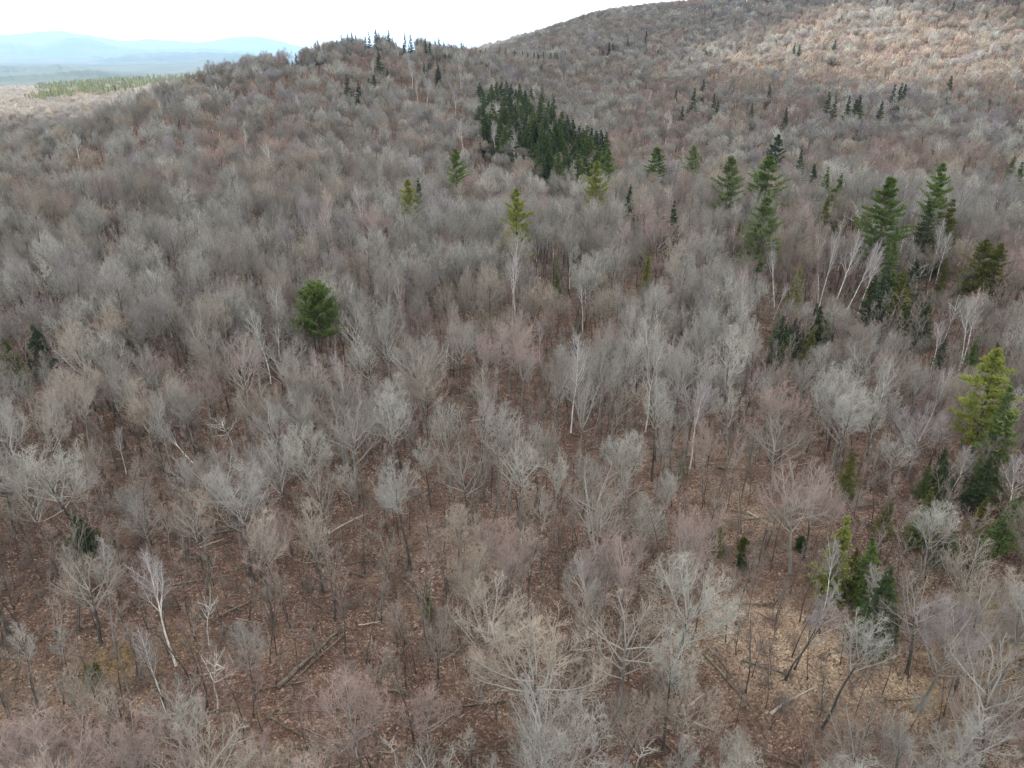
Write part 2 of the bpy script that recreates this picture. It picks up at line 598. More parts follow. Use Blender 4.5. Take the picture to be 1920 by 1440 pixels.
def tubes(P, R0, R1, S, lev, var):
    """closed-side tubes along polylines; returns verts, tri faces, lev, var"""
    nn, K1, _ = P.shape
    tan = np.empty_like(P)
    tan[:, 1:-1] = P[:, 2:] - P[:, :-2]
    tan[:, 0] = P[:, 1] - P[:, 0]
    tan[:, -1] = P[:, -1] - P[:, -2]
    tan = norm(tan)
    ref = np.where(np.abs(tan[:, :1, 2:3]) < .8, np.array([0, 0, 1.]), np.array([1., 0, 0]))
    e1 = norm(np.cross(tan, np.broadcast_to(ref, tan.shape)))
    e2 = np.cross(tan, e1)
    t = np.linspace(0, 1, K1)[None]
    rad = R0[:, None] * (1 - t) + R1[:, None] * t
    ph = np.arange(S) * 2 * math.pi / S
    V = P[:, :, None] + (e1[:, :, None] * np.cos(ph)[:, None] + e2[:, :, None] * np.sin(ph)[:, None]) * rad[:, :, None, None]
    V = V.reshape(-1, 3)
    a, k, s = np.meshgrid(np.arange(nn), np.arange(K1 - 1), np.arange(S), indexing='ij')
    s2 = (s + 1) % S
    v = lambda kk, ss: (a * K1 + kk) * S + ss
    q = np.stack([v(k, s), v(k, s2), v(k + 1, s2), v(k + 1, s)], -1).reshape(-1, 4)
    F = np.concatenate([q[:, [0, 1, 2]], q[:, [0, 2, 3]]])
    per = K1 * S
    return V, F, np.full(len(V), lev), np.repeat(var, per)


def spikes(base, d, ln, r0, lev, var):
    """twigs: three-sided needles running to a point"""
    d = norm(d)
    ref = np.where(np.abs(d[:, 2:3]) < .8, np.array([0, 0, 1.]), np.array([1., 0, 0]))
    e1 = norm(np.cross(d, ref))
    e2 = np.cross(d, e1)
    V = np.empty((len(base), 4, 3))
    for k in range(3):
        V[:, k] = base + (e1 * math.cos(k * 2.094) + e2 * math.sin(k * 2.094)) * r0[:, None]
    V[:, 3] = base + d * ln[:, None]
    o = np.arange(len(base))[:, None] * 4
    F = np.concatenate([o + np.array([[0, 1, 3]]), o + np.array([[1, 2, 3]]), o + np.array([[2, 0, 3]])])
    return V.reshape(-1, 3), F, np.full(len(base) * 4, lev), np.repeat(var, 4)


def join(parts):
    V, F, Lv, Va, off = [], [], [], [], 0
    for v, f, lv, va in parts:
        V.append(v); F.append(f + off); Lv.append(lv); Va.append(va)
        off += len(v)
    return np.concatenate(V), np.concatenate(F), np.concatenate(Lv), np.concatenate(Va)


def bare_tree(seed, H=18., trunk_top=.72, fork=.42, limbs=9, limb_len=.40, limb_ang=42, limb_up=.55, n2=9, n3=7, n4=6,
              r_trunk=.2, twig=.0068, lean=.02, thick=1.0, crook=.035, twig_len=1.0, dome=None):
    """returns ((V,F,lev,var) of the trunk, same of the crown)"""
    r = np.random.default_rng(seed)
    ln = np.array([H * trunk_top])
    T = polylines(np.array([[0, 0, -.35]]), np.array([[r.normal(0, lean), r.normal(0, lean), 1.]]), ln, 10, .05, crook, r)
    trunk = [tubes(T, np.array([r_trunk]), np.array([r_trunk * .28]), 7, 0., np.array([.5]))]
    fl = polylines(np.array([[0, 0, -.35]]), np.array([[0, 0, 1.]]), np.array([.9]), 2, 0, 0, r)
    trunk.append(tubes(fl, np.array([r_trunk * 1.5]), np.array([r_trunk * .99]), 7, 0., np.array([.5])))
    p, d, l1, r1 = children(T, ln / trunk_top, np.array([r_trunk]), limbs, fork / trunk_top, .985, limb_ang, limb_len, r,
                            lambda t: 1.12 - .5 * (t - fork / trunk_top) / (1 - fork / trunk_top), .35)
    # the leader goes on above the last fork
    p = np.r_[p, T[:, -1]]; d = np.r_[d, T[:, -1] - T[:, -2]]; l1 = np.r_[l1, H * (1 - trunk_top) * 1.0]; r1 = np.r_[r1, r_trunk * .3]
    P1 = polylines(p, d, l1, 6, limb_up, .10, r)
    v = r.uniform(0, 1, len(P1))
    crown = [tubes(P1, r1 * thick, r1 * .3 * thick, 5, .1, v)]
    p, d, l2, r2 = children(P1, l1, r1, n2, .22, .97, 40, .46, r, lambda t: 1.15 - .75 * t, .42)
    p = np.r_[p, P1[:, -1]]; d = np.r_[d, P1[:, -1] - P1[:, -2]]; l2 = np.r_[l2, l1 * .3]; r2 = np.r_[r2, r1 * .3]
    P2 = polylines(p, d, l2, 4, .35, .10, r)
    r2 = np.maximum(r2, max(.022, twig * 1.1))
    crown.append(tubes(P2, r2 * thick, r2 * .45 * thick, 3, .45, r.uniform(0, 1, len(P2))))
    p, d, l3, r3_ = children(P2, l2, r2, n3, .15, 1, 38, .55, r, lambda t: 1.1 - .6 * t, .5)
    l3 = np.maximum(l3, .35)
    r3_ = np.clip(r3_, max(.011, twig), max(.016, twig * 1.2))
    if n4:
        P3 = polylines(p, d, l3, 2, .2, .12, r)
        crown.append(tubes(P3, r3_ * thick, r3_ * .6 * thick, 3, .8, r.uniform(0, 1, len(P3))))
        p, d, l4, r4 = children(P3, l3, r3_, n4, .1, 1, 38, .62, r, lambda t: 1.05 - .5 * t, .7)
        l4 = np.maximum(l4, .3) * twig_len
        crown.append(spikes(p, d + np.array([0, 0, .12]), l4, np.full(len(p), twig) * r.uniform(.7, 1.1, len(p)), 1., r.uniform(0, 1, len(p))))
    else:
        crown.append(spikes(p, d + np.array([0, 0, .12]), l3 * 1.25, r3_ * 1.25, 1., r.uniform(0, 1, len(p))))
    V_, F_, L_, A_ = join(crown)
    if dome:
        c0 = np.array([T[0, -1, 0], T[0, -1, 1], H * dome[0]])
        ax = np.array([dome[1], dome[1], dome[2]]) * H
        q = (V_ - c0) / ax
        rr = np.linalg.norm(q, axis=1, keepdims=True)
        k_ = np.where(rr > .78, (.78 + .22 * (1 - np.exp(-(rr - .78) / .34))) / np.maximum(rr, 1e-6), 1.)
        V_ = c0 + q * k_ * ax
    return join(trunk), (V_, F_, L_, A_)


def as_meshes(name, tc_, bark, twigm):
    t, c = tc_
    return (new_mesh(name + ' trunk', t[0], t[1], [bark], {'lev': t[2], 'var': t[3]}),
            new_mesh(name + ' crown', c[0], c[1], [twigm], {'lev': c[2], 'var': c[3]}))


# name: parameters.  broad = spreading maple, tall = forest-grown, slim = pole-like
NEAR = {}
for k in range(4):
    NEAR['broad', k] = bare_tree(100 + k, H=18, fork=.34, trunk_top=.62, limbs=11, limb_len=.46, limb_ang=50, limb_up=.55, n2=9, n3=7, n4=6, r_trunk=.27, dome=(.64, .31, .36))
for k in range(6):
    NEAR['tall', k] = bare_tree(200 + k, H=19, fork=.46, trunk_top=.74, limbs=9, limb_len=.31, limb_ang=38, limb_up=.7, n2=8, n3=7, n4=6, r_trunk=.19, twig=.0066, dome=(.72, .19, .29))
for k in range(4):
    NEAR['slim', k] = bare_tree(300 + k, H=16, fork=.52, trunk_top=.84, limbs=8, limb_len=.19, limb_ang=36, limb_up=.6, n2=7, n3=6, n4=5, r_trunk=.12, twig=.006)
for k in range(3):
    NEAR['vase', k] = bare_tree(400 + k, H=17, fork=.26, trunk_top=.5, limbs=9, limb_len=.58, limb_ang=30, limb_up=.5, n2=9, n3=6, n4=5, r_trunk=.22, dome=(.66, .25, .35))
for k in range(3):
    NEAR['grand', k] = bare_tree(430 + k, H=18, fork=.32, trunk_top=.6, limbs=13, limb_len=.47, limb_ang=50, limb_up=.6, n2=10, n3=8, n4=7, r_trunk=.25, twig=.0085, thick=.85, dome=(.64, .31, .36))
for k in range(3):
    NEAR['dense', k] = bare_tree(450 + k, H=16, fork=.30, trunk_top=.55, limbs=10, limb_len=.46, limb_ang=44, limb_up=.6, n2=10, n3=8, n4=7, r_trunk=.18, twig=.0105, dome=(.66, .28, .32))
BIRCH = {}
for k in range(4):
    BIRCH['birch', k] = bare_tree(500 + k, H=18, fork=.45, trunk_top=.85, limbs=13, limb_len=.24, limb_ang=32, limb_up=.8, n2=8, n3=7, n4=5, r_trunk=.16, thick=1.15, crook=.05)
for k in range(3):
    BIRCH['snag', k] = bare_tree(600 + k, H=13, fork=.45, trunk_top=.8, limbs=9, limb_len=.26, limb_ang=48, limb_up=.3, n2=5, n3=3, n4=0, r_trunk=.17, thick=1.5, crook=.07, twig=.016)

near_mesh = {k: as_meshes('bare tree', v, M_BARK, M_TWIG) for k, v in NEAR.items()}
near_mesh_pale = {}
for k, (t, c) in near_mesh.items():
    t2 = t.copy(); t2.materials.clear(); t2.materials.append(M_BARK_PALE)
    near_mesh_pale[k] = (t2, c)
birch_mesh = {k: as_meshes(k[0], v, M_BIRCH if k[0] == 'birch' else M_DEADWOOD, M_BIRCH_TWIG) for k, v in BIRCH.items()}

# ------------------------------------------------------------------ conifer builders
def sprays(base, d, ln, w, droop, r, per, var):
    """needle sprays: narrow pointed blades fanned round a shoot"""
    nn = len(base)
    d = norm(d)
    out_b = np.repeat(base, per, 0)
    dd_ = norm(np.repeat(d, per, 0) + r.normal(0, .42, (nn * per, 3)) + np.array([0, 0, -droop]))
    L = np.repeat(ln, per) * r.uniform(.7, 1.2, nn * per)
    side = norm(np.cross(dd_, r.normal(0, 1, (nn * per, 3)))) * (np.repeat(w, per) * r.uniform(.7, 1.2, nn * per))[:, None]
    V = np.stack([out_b, out_b + dd_ * (L * .5)[:, None] + side, out_b + dd_ * L[:, None], out_b + dd_ * (L * .5)[:, None] - side], 1).reshape(-1, 3)
    o = np.arange(nn * per)[:, None] * 4
    F = np.concatenate([o + np.array([[0, 1, 2]]), o + np.array([[0, 2, 3]])])
    return V, F, np.full(len(V), .5), np.repeat(np.repeat(var, per) * .6 + r.uniform(0, .4, nn * per), 4)


def conifer(seed, H, width, low, whorls, per_whorl, kind, spr=5, m=9, scale=1.):
    r = np.random.default_rng(seed)
    T = polylines(np.array([[0, 0, -.3]]), np.array([[r.normal(0, .015), r.normal(0, .015), 1.]]), np.array([H + .3]), 8, .05, .012, r)
    trunk = tubes(T, np.array([H * .014 + .03]), np.array([.015]), 6, 0, np.array([.5]))
    nb = whorls * per_whorl
    t = np.repeat((np.arange(whorls) + .5) / whorls, per_whorl) + r.uniform(-.6, .6, nb) / whorls
    t = np.clip(t, 0, .995)
    if kind == 'pine':
        prof = (np.clip((1 - t) / .45, 0, 1) ** .8) * (1 - .15 * t) * r.uniform(.3, 1.2, nb) * np.where(r.uniform(0, 1, nb) < .12, .3, 1)
        rise = .35 - .25 * (1 - t)
    elif kind == 'dome':
        prof = np.sqrt(np.clip(1 - (t * 1.0) ** 2.2, 0, 1)) * r.uniform(.8, 1.1, nb)
        rise = .1 + .9 * t
    else:
        prof = (1 - t) ** .95 * r.uniform(.6, 1.15, nb)
        rise = -.15 + .5 * t
    h = low * H + (1 - low) * H * t
    L = np.maximum(width * .5 * prof, .18 * scale)
    ph = r.uniform(0, 6.28, nb)
    p, _ = sample(np.repeat(T, nb, 0), (h / H)[:, None])
    d = np.c_[np.cos(ph), np.sin(ph), rise]
    P = polylines(p[:, 0], d, L, 4, .25 if kind != 'spruce' else .05, .05, r)
    v = r.uniform(0, 1, nb)
    crown = []
    # shoots along each branch
    s0 = .35 if kind == 'pine' else .12
    tt = s0 + (1.02 - s0) * (np.arange(m)[None] + r.uniform(0, 1, (nb, m))) / m
    q, tan = sample(P, np.clip(tt, 0, .999))
    sidev = np.cross(tan, np.array([0, 0, 1.]))
    sgn = np.where(np.arange(m)[None] % 2 == 0, 1, -1)[..., None]
    wing = (L[:, None] * .28 * (1.15 - tt) + .08)[..., None]
    q = q + sidev * sgn * wing * r.uniform(.2, 1, (nb, m, 1))
    dirs = tan + sidev * sgn * .7 + (np.array([0, 0, .55]) if kind != 'spruce' else np.array([0, 0, .05]))
    q, dirs = q.reshape(-1, 3), dirs.reshape(-1, 3)
    sl = {'pine': .55, 'dome': .5, 'spruce': .42}[kind] * scale
    sw = {'pine': .085, 'dome': .10, 'spruce': .085}[kind] * scale
    crown.append(sprays(q, dirs, np.repeat(sl * (np.ones(nb) if kind != 'spruce' else .3 + .7 * (1 - t) ** .6), m), np.full(len(q), sw), .0 if kind != 'spruce' else .25, r, spr,
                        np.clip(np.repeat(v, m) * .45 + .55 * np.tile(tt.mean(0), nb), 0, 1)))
    wood = tubes(P, np.full(nb, .035 * scale), np.full(nb, .008), 3, .2, v)
    return trunk, wood, join(crown)


def conifer_meshes(name, c, far=False):
    t, w, n_ = c
    trunk = join([t, w])
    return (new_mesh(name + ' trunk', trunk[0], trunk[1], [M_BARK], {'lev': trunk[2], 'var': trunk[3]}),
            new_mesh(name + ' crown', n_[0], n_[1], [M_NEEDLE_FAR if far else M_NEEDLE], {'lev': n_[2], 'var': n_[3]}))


CON = {}
for k in range(4):
    CON['pine', k] = conifer_meshes('pine', conifer(700 + k, 20, 8.8, .28, 17, 7, 'pine', 6, 18))
for k in range(4):
    CON['spruce', k] = conifer_meshes('spruce', conifer(720 + k, 15, 5.6, .10, 22, 6, 'spruce', 5, 10))
for k in range(3):
    CON['smallspruce', k] = conifer_meshes('spruce', conifer(740 + k, 15, 4.8, .06, 24, 6, 'spruce', 4, 7, 1.15))
CON['dome', 0] = conifer_meshes('pine', conifer(760, 15, 9.0, .45, 15, 9, 'dome', 6, 14))
for k in range(2):
    CON['bush', k] = conifer_meshes('bush', conifer(770 + k, 2.0, 2.0, .02, 9, 7, 'dome', 5, 7, .55))
CON['young', 0] = conifer_meshes('spruce', conifer(780, 9, 4.4, .05, 18, 6, 'spruce', 5, 10, .9))

# twig colours (albedo)
GREY, SILVER, PINK, TAN, VIOLET, BROWN = (.27, .26, .24), (.37, .368, .325), (.295, .215, .195), (.33, .28, .225), (.265, .24, .25), (.21, .18, .15)
TINTS = {'cream': (.44, .42, .36), 'grey': GREY, 'silvery': SILVER, 'pinkish': PINK, 'tan': TAN, 'mauve': VIOLET, 'brown': BROWN}
FOREST_GROUP = 'leafless hardwood trees on the slope'


def jig(c, s=.12):
    k = 1 + random.uniform(-s, s)
    return (c[0] * k, c[1] * k, c[2] * k, 1)


def put_bare(loc, H, shape, tint, label=None, lean=(0, 0), pale=False, wide=1.0, nm='bare_tree', group=FOREST_GROUP):
    k = random.choice([q for q in (near_mesh if nm == 'bare_tree' else birch_mesh) if q[0] == shape])
    ref = {'broad': 18, 'grand': 18, 'tall': 19, 'slim': 16, 'vase': 17, 'dense': 16, 'birch': 18, 'snag': 13}[shape]
    s = H / ref
    cat = 'tree'
    o = thing(nm, cat, group, loc, (lean[0], lean[1], 0), 1.0, label, tint=tint, shape=shape, H=H, pale=pale)
    src = (near_mesh_pale if pale else near_mesh) if nm == 'bare_tree' else birch_mesh
    rz = random.uniform(0, 6.28)
    col = jig(TINTS[tint])
    for part, me in zip(('trunk', 'crown'), src[k]):
        c = link(part, me, o, col)
        c.rotation_euler = (0, 0, rz)
        c.scale = (s * wide, s * wide, s)
    return o


def height_to(loc, px_top, py_top):
    """height that a tree standing at loc needs to reach a picture row"""
    _, t = az_tan(px_top, py_top)
    return CAM_Z + math.hypot(loc[0], loc[1]) * float(t) - loc[2]


TAKEN = []       # (x, y, radius) kept free of scattered trees

# ------------------------------------------------------------------ evergreens, placed one by one
LIME, GREEN, DARK, PALEG, OLIVE, BLUEG = (.24, .27, .065), (.125, .18, .055), (.06, .092, .038), (.17, .21, .095), (.13, .14, .032), (.065, .10, .06)
EG = 'evergreens standing among the bare hardwoods'


def put_conifer(loc, H, shape, col, label=None, wide=1.0, nm='spruce_tree', group=EG, rot=(0, 0, 0)):
    k = random.choice([q for q in CON if q[0] == shape])
    ref = {'pine': 20, 'spruce': 15, 'smallspruce': 15, 'dome': 15, 'bush': 2, 'young': 9}[shape]
    s = H / ref
    o = thing(nm, 'bush' if nm == 'evergreen_bush' else 'tree', group, loc, rot, 1.0, label, tint='green', shape=shape, H=H, pale=False)
    rz = random.uniform(0, 6.28)
    for part, me in zip(('trunk', 'crown'), CON[k]):
        c = link(part, me, o, jig(col))
        c.rotation_euler = (0, 0, rz)
        c.scale = (s * wide, s * wide, s)
    TAKEN.append((loc[0], loc[1], 1.2 + H * .07))
    return o


VIEW = []


def under(px, ty, h, d0, d1):
    """ground point from which a tree of height h just reaches picture row ty"""
    a, t = az_tan(px, ty)
    ds = np.arange(d0, d1, 2.)
    zt = CAM_Z + ds * float(t) - ground_z(ds * math.sin(a), ds * math.cos(a))
    d = ds[int(np.argmin(np.abs(zt - h)))]
    x, y = d * math.sin(a), d * math.cos(a)
    return float(x), float(y), float(ground_z(x, y))


def keep_view(px, half, row, p):
    """lower growth stands in front of this tree"""
    VIEW.append((px - half, px + half, row, math.hypot(p[0], p[1])))


# shape, name, px, top row, base row, colour, width factor, label
EVERGREENS = [
    ('pine', 'pine_tree', 855, 281, 372, GREEN, .85, 'tall bright green pine standing just beyond the pale domed crowns'),
    ('pine', 'pine_tree', 765, 339, 410, LIME, .8, 'small ragged lime green pine half sunk in bare reddish crowns'),
    ('pine', 'pine_tree', 968, 357, 460, LIME, .8, 'yellow green pine in front of the pale domed crowns'),
    ('pine', 'pine_tree', 1121, 303, 385, LIME, .8, 'pale lime pine with a narrow crown, next to a darker shorter pine'),
    ('pine', 'pine_tree', 1143, 281, 365, GREEN, .9, 'short bushy pine right behind the pale lime narrow pine'),
    ('pine', 'pine_tree', 1232, 277, 372, GREEN, .95, 'egg shaped green pine standing alone on the shelf edge'),
    ('pine', 'pine_tree', 1301, 273, 366, PALEG, .8, 'pale blue green pine, thin and faded, beside the egg shaped pine'),
    ('pine', 'pine_tree', 1372, 293, 425, PALEG, .9, 'tall pale green pine with drooping lower boughs on the shelf'),
    ('pine', 'pine_tree', 1445, 294, 405, GREEN, 1.15, 'broad dense green pine in front of a darker pointed pine'),
    ('pine', 'pine_tree', 1461, 254, 370, BLUEG, .85, 'dark blue green pointed pine rising behind the broad dense pine'),
    ('pine', 'pine_tree', 1441, 369, 480, PALEG, 1.0, 'pale yellowish pine with open boughs below the broad dense pine'),
    ('spruce', 'spruce_tree', 1505, 281, 345, BLUEG, .9, 'small faded blue green spruce behind the pine shelf'),
    ('spruce', 'spruce_tree', 1529, 309, 372, DARK, .95, 'dark rounded spruce, darkest of the small group on the shelf'),
    ('spruce', 'spruce_tree', 1553, 314, 385, GREEN, .9, 'mid green spruce next to the dark rounded spruce'),
    ('spruce', 'spruce_tree', 1572, 325, 392, GREEN, 1.1, 'wider low spruce at the end of the small shelf group'),
    ('spruce', 'spruce_tree', 1556, 366, 425, OLIVE, .9, 'low olive spruce below the small shelf group'),
    ('pine', 'pine_tree', 1682, 334, 560, GREEN, 1.0, 'tallest deep green pine, with a bough stretching out to one side'),
    ('pine', 'pine_tree', 1770, 308, 420, GREEN, .8, 'dark topped pine behind the tallest deep green pine'),
    ('spruce', 'spruce_tree', 1752, 372, 470, DARK, 1.0, 'shaggy dark spruce between two tall pines'),
    ('spruce', 'spruce_tree', 1786, 375, 450, OLIVE, 1.2, 'wide brownish green spruce with a thin spire'),
    ('spruce', 'spruce_tree', 1905, 290, 345, GREEN, .9, 'small pointed spruce by the edge of the reddish thicket'),
    ('spruce', 'spruce_tree', 1919, 305, 360, GREEN, 1.0, 'squat spruce cut by the picture edge above the reddish thicket'),
    ('pine', 'pine_tree', 1852, 452, 590, OLIVE, 1.15, 'olive green pine with broad tiered boughs and a twin behind it'),
    ('pine', 'pine_tree', 1885, 458, 590, OLIVE, .9, 'slimmer olive pine, twin behind the broad tiered one'),
    ('spruce', 'spruce_tree', 1778, 487, 560, OLIVE, .8, 'short olive spruce near the broad tiered pine'),
    ('spruce', 'spruce_tree', 1813, 498, 570, OLIVE, .8, 'stubby olive spruce touching the broad tiered pine'),
    ('spruce', 'spruce_tree', 1707, 510, 640, OLIVE, 1.15, 'brown topped full spruce at the front of the dark clump'),
    ('spruce', 'spruce_tree', 1668, 500, 640, BLUEG, 1.1, 'dark blue green spruce beside the brown topped spruce'),
    ('spruce', 'spruce_tree', 1690, 445, 590, GREEN, 1.0, 'shadowy spruce below the tallest pine'),
    ('spruce', 'spruce_tree', 1645, 515, 630, DARK, 1.1, 'dark low spruce at the edge of the clump'),
    ('spruce', 'spruce_tree', 1740, 545, 650, DARK, 1.2, 'broad dark spruce behind orange tinged brush'),
    ('pine', 'pine_tree', 1884, 660, 900, LIME, .95, 'big yellow green pine with a bare pale lower trunk'),
    ('spruce', 'spruce_tree', 1910, 720, 930, GREEN, 1.0, 'dark spruce close against the big yellow green pine'),
    ('dome', 'pine_tree', 585, 541, 700, GREEN, 1.0, 'round headed green pine, a dome above the bare trees'),
    ('spruce', 'spruce_tree', 8, 640, 720, GREEN, 1.5, 'bright green spruce cut by the picture edge'),
    ('spruce', 'spruce_tree', 62, 612, 710, BLUEG, 1.6, 'wide dark blue green spruce with a thin leader near the picture edge'),
    ('young', 'spruce_tree', 1577, 968, 1110, LIME, .85, 'young yellow green spruce standing clear on brown leaves'),
    ('spruce', 'spruce_tree', 1643, 1010, 1130, GREEN, 1.15, 'bushy green spruce next to the young yellow green spruce'),
    ('spruce', 'spruce_tree', 1608, 1045, 1120, OLIVE, 1.1, 'low olive spruce between two taller young spruces'),
    ('spruce', 'spruce_tree', 1748, 915, 1020, OLIVE, 1.1, 'olive rounded spruce behind the silvery bushy maple'),
    ('spruce', 'spruce_tree', 1672, 925, 1010, OLIVE, 1.0, 'small olive spruce peeping out beside the silvery bushy maple'),
    ('spruce', 'spruce_tree', 1665, 1060, 1215, DARK, 1.1, 'dark shaded spruce behind a white stemmed tree'),
    ('spruce', 'spruce_tree', 1905, 930, 1040, GREEN, 1.3, 'wide green spruce at the foot of the big yellow green pine'),
    ('spruce', 'spruce_tree', 1850, 850, 960, DARK, 1.3, 'dark spruce hidden behind pale branching trees'),
    ('spruce', 'spruce_tree', 1780, 840, 940, DARK, 1.2, 'dark low spruce behind a leaning pale tree'),
    ('spruce', 'spruce_tree', 1600, 850, 930, OLIVE, 1.3, 'dull olive spruce in the shade of grey crowns'),
    ('spruce', 'spruce_tree', 1216, 471, 550, LIME, .9, 'yellow tipped small spruce among grey crowns'),
    ('spruce', 'spruce_tree', 1046, 482, 560, GREEN, .7, 'thin dark spruce wedged between grey maples'),
    ('spruce', 'spruce_tree', 1180, 346, 410, DARK, .8, 'needle thin black spruce on the shelf'),
    ('spruce', 'spruce_tree', 1264, 375, 425, DARK, .75, 'tiny thin black spruce behind reddish crowns'),
    ('spruce', 'spruce_tree', 1500, 500, 580, LIME, 1.1, 'yellow green spruce beside white birch stems'),
    ('spruce', 'spruce_tree', 1470, 590, 680, BLUEG, 1.1, 'blue green spruce under a grey spreading maple'),
    ('spruce', 'spruce_tree', 1540, 575, 660, DARK, 1.3, 'dark spruce below the group of white birches'),
    ('spruce', 'spruce_tree', 1390, 420, 500, OLIVE, .9, 'dull spruce below the pale pine with drooping boughs'),
    ('spruce', 'spruce_tree', 1415, 425, 500, DARK, .8, 'dark spruce hidden under the pale yellowish pine'),
    ('spruce', 'spruce_tree', 1082, 590, 660, DARK, .8, 'small dark spruce beside a brown leaf opening'),
    ('spruce', 'spruce_tree', 1830, 640, 720, GREEN, 1.0, 'mid green spruce above the big yellow green pine'),
    ('spruce', 'spruce_tree', 140, 960, 1040, DARK, 1.7, 'dark spreading spruce at the foot of the huge old maple'),
    ('spruce', 'spruce_tree', 800, 1076, 1160, OLIVE, .55, 'slim yellow topped spruce alone in the brown hollow'),
    ('spruce', 'spruce_tree', 1350, 985, 1040, OLIVE, 1.2, 'dull olive young spruce in the leaf strewn clearing'),
    ('spruce', 'spruce_tree', 1280, 845, 900, GREEN, .9, 'small faint green spruce beside a fallen log'),
    ('spruce', 'spruce_tree', 788, 335, 380, DARK, .9, 'dark small spruce behind the ragged lime pine'),
]
for shape, nm, px, ty, by, col, wide, lab in EVERGREENS:
    p = at(px + (px - 960) * -(by - ty) / 3000., by)
    H = max(2.0, height_to(p, px, ty))
    if by < 500 and H < 24:
        H = max(H, (15.5 if shape == 'spruce' else (18. if by - ty < 80 else 20.)) + .25 * H)
        p = under(px, ty, H, 120, 420)
        if shape == 'spruce':
            wide *= 1.35
    elif shape in ('spruce', 'young'):
        wide *= 1.3
    put_conifer(p, H, shape, col, lab, wide, nm)
    keep_view(px, (by - ty) * (.16 if by < 500 else .3), ty + (.48 if by < 500 else .74) * (by - ty), p)

BUSHES = [(176, 1275, 1.7, OLIVE, 'round mossy olive bush alone on brown leaves near two leaning birches'),
          (1392, 1030, 1.5, OLIVE, 'small dull green bush at the foot of a thin dark tree'),
          (1388, 1062, 1.6, DARK, 'dark green low bush in the leaf strewn clearing'),
          (727, 640, 1.6, (.30, .05, .03), 'small bush with red leaves beneath grey crowns'),
          (295, 1378, .9, DARK, 'tiny dark green bush on bare brown ground'),
          (1885, 1010, 1.8, GREEN, 'green ground hugging bush beside the wide green spruce'),
          (1500, 1030, 1.6, DARK, 'dark bush hugging a thin tree trunk'),
          (890, 745, 1.2, OLIVE, 'yellowish bush in the middle of the brown hollow')]
for px, py, h, col, lab in BUSHES:
    p = at(px, py)
    put_conifer(p, h, 'bush', col, lab, 1.1, 'evergreen_bush', 'low bushes on the forest floor')

# shaded young spruces filling the wood on the right
_r7 = random.Random(7)
for (x0, x1_, y0, y1_), cnt_ in (((1690, 1915, 850, 1000), 13), ((1430, 1565, 560, 680), 9), ((1635, 1765, 480, 640), 10), ((1590, 1680, 1020, 1180), 4), ((1760, 1915, 600, 720), 5)):
    for q in range(cnt_):
        px, ty = _r7.uniform(x0, x1_), _r7.uniform(y0, y1_)
        by = ty + _r7.uniform(60, 95)
        p = at(px, by)
        put_conifer(p, max(3., height_to(p, px, ty)), 'spruce', _r7.choice((DARK, GREEN, OLIVE, BLUEG)), None, _r7.uniform(1.2, 1.9), 'spruce_tree', 'shaded spruces in the mixed wood')
        keep_view(px, (by - ty) * .22, ty + .55 * (by - ty), p)

# dark spruce grove on the hill flank
grove = [(1.0, x, y) for x, y in ()]
poly = [(880, 175), (905, 150), (960, 148), (1015, 158), (1060, 205), (1085, 232), (1140, 240), (1142, 292), (1050, 295), (1000, 262), (950, 240), (905, 218)]


def inside(x, y, pg):
    c = False
    j = len(pg) - 1
    for i in range(len(pg)):
        if (pg[i][1] > y) != (pg[j][1] > y) and x < (pg[j][0] - pg[i][0]) * (y - pg[i][1]) / (pg[j][1] - pg[i][1]) + pg[i][0]:
            c = not c
        j = i
    return c


cnt = 0
tries = 0
got = []
while cnt < 120 and tries < 6000:
    tries += 1
    px, py = random.uniform(875, 1145), random.uniform(145, 298)
    if not inside(px, py, poly) or any((px - a) ** 2 + (1.4 * (py - b_)) ** 2 < 8.5 ** 2 for a, b_ in got):
        continue
    got.append((px, py))
    H = random.uniform(18, 22)
    p = under(px, py, H, 230, 700)
    keep_view(px, 6, py + 17, p)
    put_conifer(p, H, random.choice(('smallspruce', 'spruce', 'spruce')), random.choice((DARK, (.07, .11, .035), (.09, .135, .04), (.115, .155, .04))), None, random.uniform(1.6, 2.3), 'spruce_tree', 'spruces of the dark grove on the hill flank')
    cnt += 1
# along the skyline of the wooded hill: px, top row, height in metres
SKY = [(552, 80, 7), (570, 78, 8), (588, 66, 12), (596, 62, 13), (604, 66, 10), (630, 62, 10), (640, 56, 13), (652, 55, 13), (660, 54, 14), (666, 60, 11), (684, 60, 10),
       (690, 55, 13), (703, 51, 15), (708, 57, 12), (726, 52, 14), (736, 62, 9), (757, 57, 13), (770, 56, 13), (780, 64, 9), (795, 62, 11), (805, 64, 9), (816, 72, 12), (824, 68, 14), (832, 72, 12),
       (846, 74, 10), (856, 78, 9), (866, 68, 14), (870, 74, 12), (886, 78, 11), (892, 80, 10), (900, 82, 9), (910, 80, 11), (935, 78, 14), (947, 80, 14), (965, 90, 12), (980, 92, 12), (990, 94, 11), (1002, 93, 12),
       (1008, 92, 12), (1020, 92, 13), (1033, 92, 13), (1040, 92, 14), (1046, 95, 13), (744, 78, 13), (756, 82, 13), (766, 82, 13), (770, 90, 10), (710, 92, 18), (692, 82, 9), (548, 112, 12), (806, 88, 10), (822, 122, 12), (796, 120, 12), (803, 118, 11), (820, 118, 13), (668, 150, 16), (700, 140, 14), (690, 145, 13), (650, 140, 14), (726, 128, 9)]
